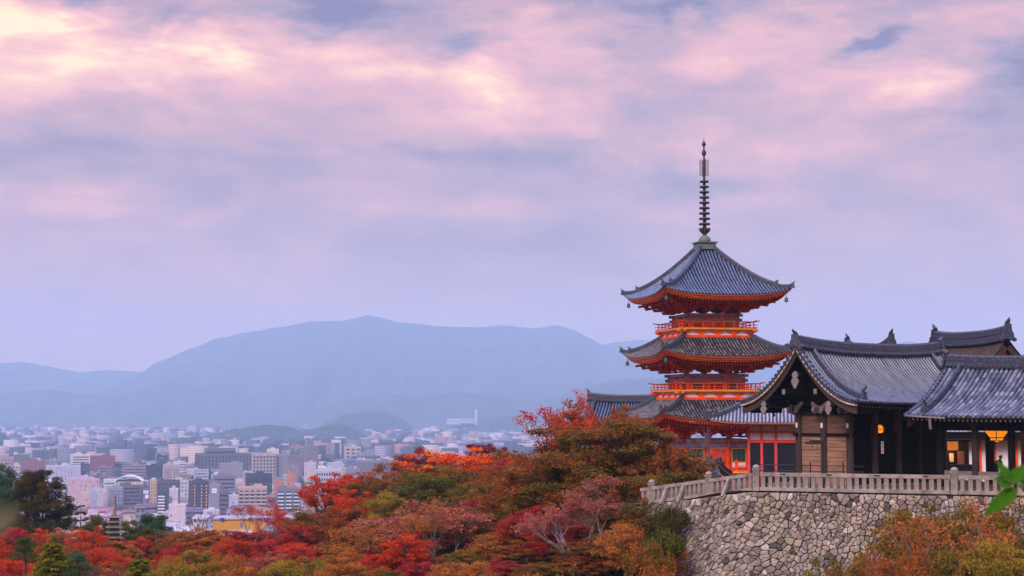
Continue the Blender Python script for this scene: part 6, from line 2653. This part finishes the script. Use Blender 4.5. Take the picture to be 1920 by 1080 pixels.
def tree(shape, pal, px, ytop, Y, width, label, cat='tree', name=None, base=None, rz=None, group=None):
    crown, trunk, H, Rr = SHAPES[shape]
    if shape[:4] in ('mapl', 'loos', 'cher', 'airy', 'flat', 'roun'):
        width, ytop = width * 1.28, ytop - 7
    top = at(px, ytop, Y)
    if base is None:
        base = ground_z(top.x, Y) - .2
    hgt = max(1.5, top.z - base)
    wm = width / F * Y
    nm = name or {'mapl': 'maple_tree', 'loos': 'maple_tree', 'cher': 'cherry_tree', 'airy': 'maple_tree', 'bare': 'bare_tree', 'flat': 'maple_tree', 'roun': 'evergreen_tree',
                  'ceda': 'cedar_tree', 'coni': 'conifer_tree', 'pine': 'pine_tree', 'bush': 'shrub'}[shape[:4]]
    o = thing(nm, label, cat, (top.x, Y, base), rt.uniform(0, 6.28) if rz is None else rz, group)
    s = wm / (2 * Rr)
    o.scale = (s, s, hgt / H)
    if trunk:
        t = link('trunk', trunk, o)
    if crown:
        c = link('crown', crown, o)
        c.material_slots[0].link = 'OBJECT'
        c.material_slots[0].material = LEAF[pal]
    return o


# ---- trees that stand out in the photograph: shape, leaves, x, top, distance, width, label
tree('cherry0', 'scarlet', 1050, 742, 121, 240, 'half-bare red cherry tree with open branches left of pagoda', rz=.6)
tree('airy0', 'rust', 1128, 760, 126, 165, 'red-leaved cherry tree partly covering the long dark roof', 'tree', 'cherry_tree', rz=2.0)
tree('maple0', 'bronze', 1080, 808, 113, 270, 'broad bronze-green maple spreading below the red cherry tree', rz=.3)
tree('maple1', 'bronze', 1195, 794, 111, 240, 'rusty green maple reaching up to the lowest pagoda eave', rz=1.3)
tree('maple2', 'rust', 1000, 838, 116, 170, 'brown-orange maple on the left shoulder of the broad bronze maple', rz=2.2)
tree('airy0', 'rust', 1262, 828, 109, 100, 'small rust maple arching over the white storehouse', rz=.4)
tree('bare0', 'rust', 1318, 800, 122, 110, 'leafless grey sapling in front of the orange pagoda door', base=-2.2)
tree('cherry1', 'pink', 1160, 902, 99, 260, 'thin pinkish cherry tree with bare twigs before the bronze maple', rz=.2)
tree('cherry0', 'pink', 1080, 930, 97, 230, 'sprawling half-bare pink cherry tree in the lower middle', rz=3.3)
tree('loose0', 'orange', 1200, 985, 92, 150, 'low orange-brown maple at the foot of the stone wall corner', rz=.9)
tree('maple3', 'flame', 872, 846, 154, 225, 'glowing flame-orange maple highest on the slope', rz=.2)
tree('maple4', 'maroon', 795, 845, 166, 100, 'dark maroon maple top left of the glowing flame-orange maple', rz=.5)
tree('maple0', 'maroon', 905, 838, 170, 95, 'dark maroon maple peeping behind the glowing flame-orange maple', rz=.5)
tree('maple1', 'crimson', 965, 862, 150, 120, 'crimson maple between the flame maple and the red cherry', rz=2.5)
tree('maple2', 'rust', 742, 866, 146, 150, 'rust-brown maple on the left edge of the high slope', rz=1.0)
tree('maple3', 'bronze', 688, 898, 140, 130, 'brown maple stepping down the left end of the slope', rz=4.0)
tree('maple4', 'olive', 850, 880, 138, 190, 'olive-green maple under the glowing flame-orange maple', rz=.7)
tree('maple0', 'olive', 915, 905, 132, 150, 'dark olive maple in the shaded middle of the slope', rz=5.0)
tree('round0', 'moss', 800, 905, 134, 120, 'dense mossy green tree amid the slope maples', 'tree', 'evergreen_tree')
tree('maple1', 'golden', 735, 932, 126, 110, 'small golden-green maple above the pale-limbed orange cherry', rz=1.8)
tree('flat0', 'scarlet', 617, 890, 140, 118, 'spreading red-brown maple with dark limbs against the town', rz=.3)
tree('maple2', 'scarlet', 668, 918, 134, 90, 'bright red maple right of the spreading red-brown maple', rz=.9)
tree('loose1', 'pink', 800, 948, 112, 260, 'orange-pink cherry tree with pale bare limbs in the centre', 'tree', 'cherry_tree', rz=.1)
tree('cherry1', 'orange', 830, 940, 108, 170, 'thin pale-limbed cherry rising in front of orange-pink cherry', rz=1.2)
tree('maple3', 'olive', 965, 940, 124, 150, 'olive and orange maple left of the sprawling pink cherry', rz=2.4)
tree('maple4', 'crimson', 930, 935, 128, 110, 'dusty crimson maple beside the dark olive maple', rz=.4)
tree('loose2', 'orange', 700, 985, 112, 160, 'orange maple in the lower middle left of the pale-limbed cherry', rz=.6)
tree('cherry0', 'scarlet', 480, 938, 150, 150, 'upright red cherry with spreading twigs before the ochre building', 'tree', 'cherry_tree', rz=.9)
tree('loose2', 'olive', 585, 955, 142, 95, 'thin olive tree beneath the spreading red-brown maple', rz=3.6)
tree('bare0', 'rust', 372, 955, 165, 110, 'leafless brown tree standing in front of the silver roofs', rz=1.0)
tree('bare0', 'rust', 340, 985, 160, 80, 'lower leafless tree left of the other bare tree', rz=2.0)
tree('bare0', 'rust', 770, 880, 172, 60, 'bare twiggy treetop before the wide purple-grey building', rz=3.0)
tree('cedar0', 'umber', 80, 886, 176, 118, 'tall dark umber cedar with clumped boughs at left', rz=.4)
tree('round0', 'bluegreen', 8, 882, 190, 90, 'tall grey-green tree cut by the left picture edge', rz=1.4)
tree('conifer1', 'moss', 152, 940, 170, 55, 'open-branched young conifer right of the tall umber cedar', rz=.2)
tree('round0', 'moss', 182, 975, 165, 60, 'small rounded green tree left of the stone pagoda', rz=2.2)
tree('pine0', 'green', 277, 968, 160, 66, 'dark cloud-pruned pine right of the stone pagoda', rz=.3)
tree('pine0', 'green', 302, 970, 163, 60, 'second cloud-pruned pine, farther right and lower', rz=2.6)
tree('round0', 'moss', 250, 985, 158, 64, 'olive-green bushy tree between stone pagoda and cloud pines', rz=.8)
tree('conifer0', 'lime', 102, 1002, 90, 92, 'yellow-green pointed cypress low at the left', rz=.4, base=at(102, 1108, 90).z)
tree('conifer0', 'lime', 262, 1034, 88, 92, 'second yellow-green cypress near the bottom edge', rz=1.4, base=at(262, 1130, 88).z)
tree('pine0', 'green', 48, 1010, 98, 62, 'small trimmed green pine at lower left', rz=.9, base=at(48, 1080, 98).z)
tree('pine0', 'bluegreen', 150, 1040, 90, 70, 'low grey-green pine right of the yellow-green cypress', rz=1.9, base=at(150, 1105, 90).z)

# ---- the sea of maples along the bottom, each its own tree
PALW = {'scarlet': 'bright scarlet', 'crimson': 'deep crimson', 'orange': 'soft orange', 'rust': 'rusty brown', 'golden': 'golden green', 'olive': 'olive green', 'bronze': 'bronze', 'pink': 'dusty pink', 'moss': 'mossy green'}
ROWS = [
    ('back row', 1003, 152, [(18, 'crimson'), (62, 'scarlet'), (118, 'orange'), (165, 'scarlet'), (205, 'orange'), (245, 'scarlet'), (292, 'crimson'), (335, 'rust'), (378, 'orange'), (420, 'rust'), (462, 'crimson'), (512, 'rust'), (556, 'scarlet'), (600, 'rust'), (645, 'orange')]),
    ('second row', 1022, 128, [(0, 'scarlet'), (48, 'orange'), (150, 'bronze'), (192, 'scarlet'), (232, 'rust'), (312, 'bronze'), (352, 'crimson'), (398, 'rust'), (446, 'scarlet'), (494, 'crimson'), (540, 'scarlet'), (590, 'crimson'), (638, 'rust'), (690, 'golden')]),
    ('third row', 1044, 110, [(28, 'scarlet'), (70, 'pink'), (190, 'bronze'), (222, 'crimson'), (318, 'orange'), (366, 'golden'), (412, 'orange'), (458, 'rust'), (506, 'pink'), (560, 'rust'), (612, 'golden'), (664, 'orange'), (760, 'bronze'), (860, 'olive'), (930, 'bronze')]),
    ('front row', 1062, 97, [(0, 'crimson'), (52, 'scarlet'), (196, 'pink'), (340, 'golden'), (396, 'olive'), (452, 'orange'), (520, 'golden'), (580, 'olive'), (640, 'orange'), (720, 'olive'), (790, 'crimson'), (870, 'orange'), (950, 'crimson'), (1020, 'olive'), (1090, 'rust'), (1150, 'bronze')]),
]
k = 0
seen = {}
for nm, yt, Y, items in ROWS:
    for px, pal in items:
        k += 1
        key = (nm, pal)
        seen[key] = seen.get(key, 0) + 1
        n_ = sum(1 for q in items if q[1] == pal)
        od = '' if n_ == 1 else ORD[seen[key] - 1] + ' '
        jit = rt.uniform(-10, 10) + (16 if 165 < px < 262 and Y > 100 else 0)
        lab = '%s%s maple from the left in the %s of maples along the bottom' % (od, PALW[pal], nm)
        tree(('maple%d' % (k % 5)) if k % 4 else ('loose%d' % (k % 3)), pal, px + rt.uniform(-6, 6), yt + jit, Y + rt.uniform(-5, 5), rt.uniform(78, 104) if Y > 100 else rt.uniform(95, 120), lab, group='maples along the bottom of the hill')

# ---- more crowns filling the middle slope between the named ones
MID = [(1152, 757, 124, 105, 'rust', 'rust-red treetop before the slope of the long dark roof'),
       (1175, 888, 101, 150, 'bronze', 'bronze-green maple hiding the lower end of the falling fence'), (1215, 940, 97, 100, 'bronze', 'small bronze maple against the mossy left end of the wall'),
       (1010, 905, 112, 130, 'olive', 'olive maple in the dark hollow under the broad bronze maple'), (1060, 990, 104, 150, 'crimson', 'crimson-brown maple under the sprawling pink cherry'),
       (960, 995, 108, 150, 'orange', 'orange-green maple at the lower middle edge'), (880, 985, 114, 130, 'olive', 'olive maple right of the pale-limbed cherry'),
       (1000, 955, 108, 120, 'crimson', 'red maple left of the sprawling pink cherry'), (1130, 1010, 96, 150, 'bronze', 'bronze maple at bottom before the wall moss'),
       (755, 1010, 106, 130, 'scarlet', 'scarlet maple below the pale-limbed cherry'), (640, 950, 132, 100, 'rust', 'rust maple under the bright red maple'),
       (560, 985, 138, 110, 'crimson', 'crimson maple below the thin olive tree'), (700, 940, 130, 100, 'rust', 'rust-red maple on the lower left slope'),
       (1120, 860, 110, 130, 'olive', 'green-brown maple filling under the rusty green maple'), (1225, 900, 103, 90, 'olive', 'small green maple at the upper end of the falling fence'),
       (790, 870, 152, 110, 'bronze', 'bronze maple under the dark maroon tops'), (940, 870, 140, 110, 'rust', 'rust maple under the crimson maple'),
       (1035, 850, 120, 110, 'orange', 'orange maple tucked behind the broad bronze maple')]
for j, (px, yt, Y, w, pal, lab) in enumerate(MID):
    tree('maple%d' % ((j + 2) % 5), pal, px, yt, Y, w, lab)

# ---- in front of the wall, lower right
tree('cherry0', 'orange', 1765, 938, 80, 330, 'wide sparse orange cherry with long pale branches before the rubble wall', 'tree', 'cherry_tree', rz=.4, base=-8.5)
tree('cherry1', 'rust', 1690, 995, 77, 220, 'thin rust cherry with pale twigs low before the wall', 'tree', 'cherry_tree', rz=2.4, base=-8.5)
tree('loose0', 'olive', 1740, 955, 84, 200, 'thin olive maple behind the wide sparse orange cherry', rz=1.0, base=-9.5)
tree('loose2', 'olive', 1850, 940, 83, 170, 'olive-gold maple at the right edge under the green leaves', rz=.4, base=-9.5)
tree('maple4', 'golden', 1875, 1020, 74, 180, 'golden-olive maple in the bottom right corner', rz=1.4, base=-9.5)
tree('loose1', 'olive', 1590, 1050, 76, 150, 'low orange-olive maple at bottom before the wall', rz=1.9, base=-9.5)
tree('loose2', 'rust', 1690, 1040, 72, 160, 'rust-orange maple low at the bottom right', rz=.9, base=-9.5)
tree('maple0', 'olive', 1780, 1035, 75, 150, 'olive maple between the two low right maples', rz=2.9, base=-9.5)

# ---- moss and shrubs hanging over the left end of the wall
for j, (px, yt, Y, w, pal, lab) in enumerate([
        (1262, 942, 92.5, 62, 'umber', 'mossy shrub hanging over the left end of the rubble wall'),
        (1235, 950, 92.0, 75, 'umber', 'mossy shrub against the wall below the lowest fence post'),
        (1246, 980, 90.0, 85, 'moss', 'green shrub on the mossy side of the rubble wall'),
        (1218, 1005, 87.0, 105, 'bronze', 'bronze-green shrub at the foot of the rubble wall corner'),
        (1224, 1048, 83.0, 100, 'rust', 'rusty shrub low at the left foot of the wall')]):
    tree('bush0', pal, px, yt, Y, w, lab, 'shrub', base=at(px, yt + w * .8, Y).z)

# ---- undergrowth between the trunks
ug = []
rr2 = random.Random(9)
for i in range(900):
    x, y = rr2.uniform(-75, 13), rr2.uniform(72, 190)
    if y < 100 and x > 9:
        continue
    ug.append((x, y, ground_z(x, y) + rr2.uniform(.1, .9)))
um = leaf_mesh('undergrowth', ug, [rr2.uniform(.8, 1.5) for _ in ug], .5, 45, .30, 5, .5)
um.materials.clear()
um.materials.append(LEAF['bronze'])
structure(link('undergrowth', um), 'stuff')

# ---- near leaves in front of the camera stage: a camellia branch at right, a leaf tip at left
LEAFG = mat_leaf('glossy_green_leaf', (.045, .14, .008), (.06, .17, .010), (.08, .20, .012), .3)


def leaf_blade(mb, base, tip, width, nrm, curl=.12, fold=.16):
    base, tip, nrm = Vector(base), Vector(tip), Vector(nrm).normalized()
    d = tip - base
    L = d.length
    d.normalize()
    sd = d.cross(nrm).normalized()
    nrm = sd.cross(d)
    N = 12
    for s in (-1, 1):
        P = []
        for i in range(N + 1):
            k = i / N
            w = width * .5 * math.sin(PI * k ** .75) ** .9 * (1 - .15 * k)
            c = base + d * (L * k) - nrm * (curl * L * k * k)
            for j in range(4):
                q = j / 3
                P.append(c + sd * (s * w * q) + nrm * (fold * w * q * (1 if s > 0 else 1) + .004 * math.sin(k * 25) * q))
        fc = [(4 * i + j, 4 * i + j + 1, 4 * i + j + 5, 4 * i + j + 4) for i in range(N) for j in range(3)]
        mb.add(P, fc, smooth=True)


Yn = 4.2
BR = thing('leafy_branch', 'close out-of-focus branch with big glossy green leaves at the right edge', 'branch', at(1960, 935, Yn))
bo_ = at(1960, 935, Yn)
st = MB()
st.tube([at(2080, 990, Yn) - bo_, at(1960, 940, Yn) - bo_, at(1915, 912, Yn) - bo_, at(1885, 900, Yn) - bo_], [.007, .005, .004, .002], 7)
st.build('twig', mat('green_twig', (.07, .09, .02), .6), BR)
for (a, b_, w, nn) in [((1893, 905), (1872, 862), .034, (.3, -1, .1)), ((1900, 908), (1866, 894), .050, (.1, -1, .4)), ((1908, 915), (1843, 966), .042, (0, -1, .5)),
                       ((1915, 910), (1965, 870), .060, (.1, -1, .7)), ((1920, 918), (1990, 900), .055, (0, -.9, 1)), ((1925, 925), (1985, 960), .050, (.1, -1, .3)), ((1898, 905), (1925, 868), .040, (.2, -1, .9))]:
    m = MB()
    leaf_blade(m, at(*a, Yn) - bo_, at(*b_, Yn + .01) - bo_, w, nn)
    m.build('leaf', LEAFG, BR)
LT = thing('leaf_tip', 'blurred brown-green leaf very close at the left edge', 'leaf', at(-8, 965, 1.0))
m = MB()
o_ = at(-8, 965, 1.0)
leaf_blade(m, at(-30, 985, 1.0) - o_, at(36, 952, 1.0) - o_, .022, (0, -1, .3))
m.build('leaf_blade', mat('brown_green_leaf', (.055, .048, .010), .6, .3, 30.0), LT)

# ---- slender stone pagoda among the maples
SPx, SPY = 213.5, 150
base = at(SPx, 1030, SPY)
ST = thing('stone_pagoda', 'slender weathered stone pagoda with stacked eaves and tall ringed spire among the maples', 'stone pagoda', base, R(20))
s_ = SPY / F
def zz(py):
    return (1030 - py) * s_
for i, (py, wd) in enumerate([(972, 13.5), (981, 14.0), (990.5, 14.8), (1000, 15.4), (1009.5, 16.0), (1019, 16.6)]):
    m = MB()
    w = wd * s_
    z = zz(py)
    hh = 4.2 * s_
    A = [(-w, -w, z + .02), (w, -w, z + .02), (w, w, z + .02), (-w, w, z + .02)]
    up_ = [(x * 1.02, y * 1.02, z + hh * .32) for x, y, _ in A]
    tp = [(x * .62, y * .62, z + hh) for x, y, _ in A]
    V = A + up_ + tp
    m.add(V, [(3, 2, 1, 0), (0, 1, 5, 4), (1, 2, 6, 5), (2, 3, 7, 6), (3, 0, 4, 7), (4, 5, 9, 8), (5, 6, 10, 9), (6, 7, 11, 10), (7, 4, 8, 11), (8, 9, 10, 11)])
    m.build('stone_eave', STONE_D, ST)
    m = MB()
    m.lim(-w * .60, w * .60, -w * .60, w * .60, zz(py + 6.2), zz(py) + .02)
    m.build('stone_tier', STONE_D, ST)
m = MB()
pr = [(4.6 * s_, zz(968)), (3.4 * s_, zz(965))]
for i in range(9):
    y0 = 963 - i * 3.3
    pr += [(3.3 * s_ * (1 - i * .03), zz(y0)), (2.8 * s_ * (1 - i * .03), zz(y0 - 1.6)), (3.3 * s_ * (1 - i * .03), zz(y0 - 2.6))]
pr += [(2.2 * s_, zz(933)), (2.7 * s_, zz(931)), (1.2 * s_, zz(928.5))]
m.lathe(pr, n=12)
m.build('stone_spire', mat('warm_granite', (.24, .17, .14), .9, .35, 4.0), ST)
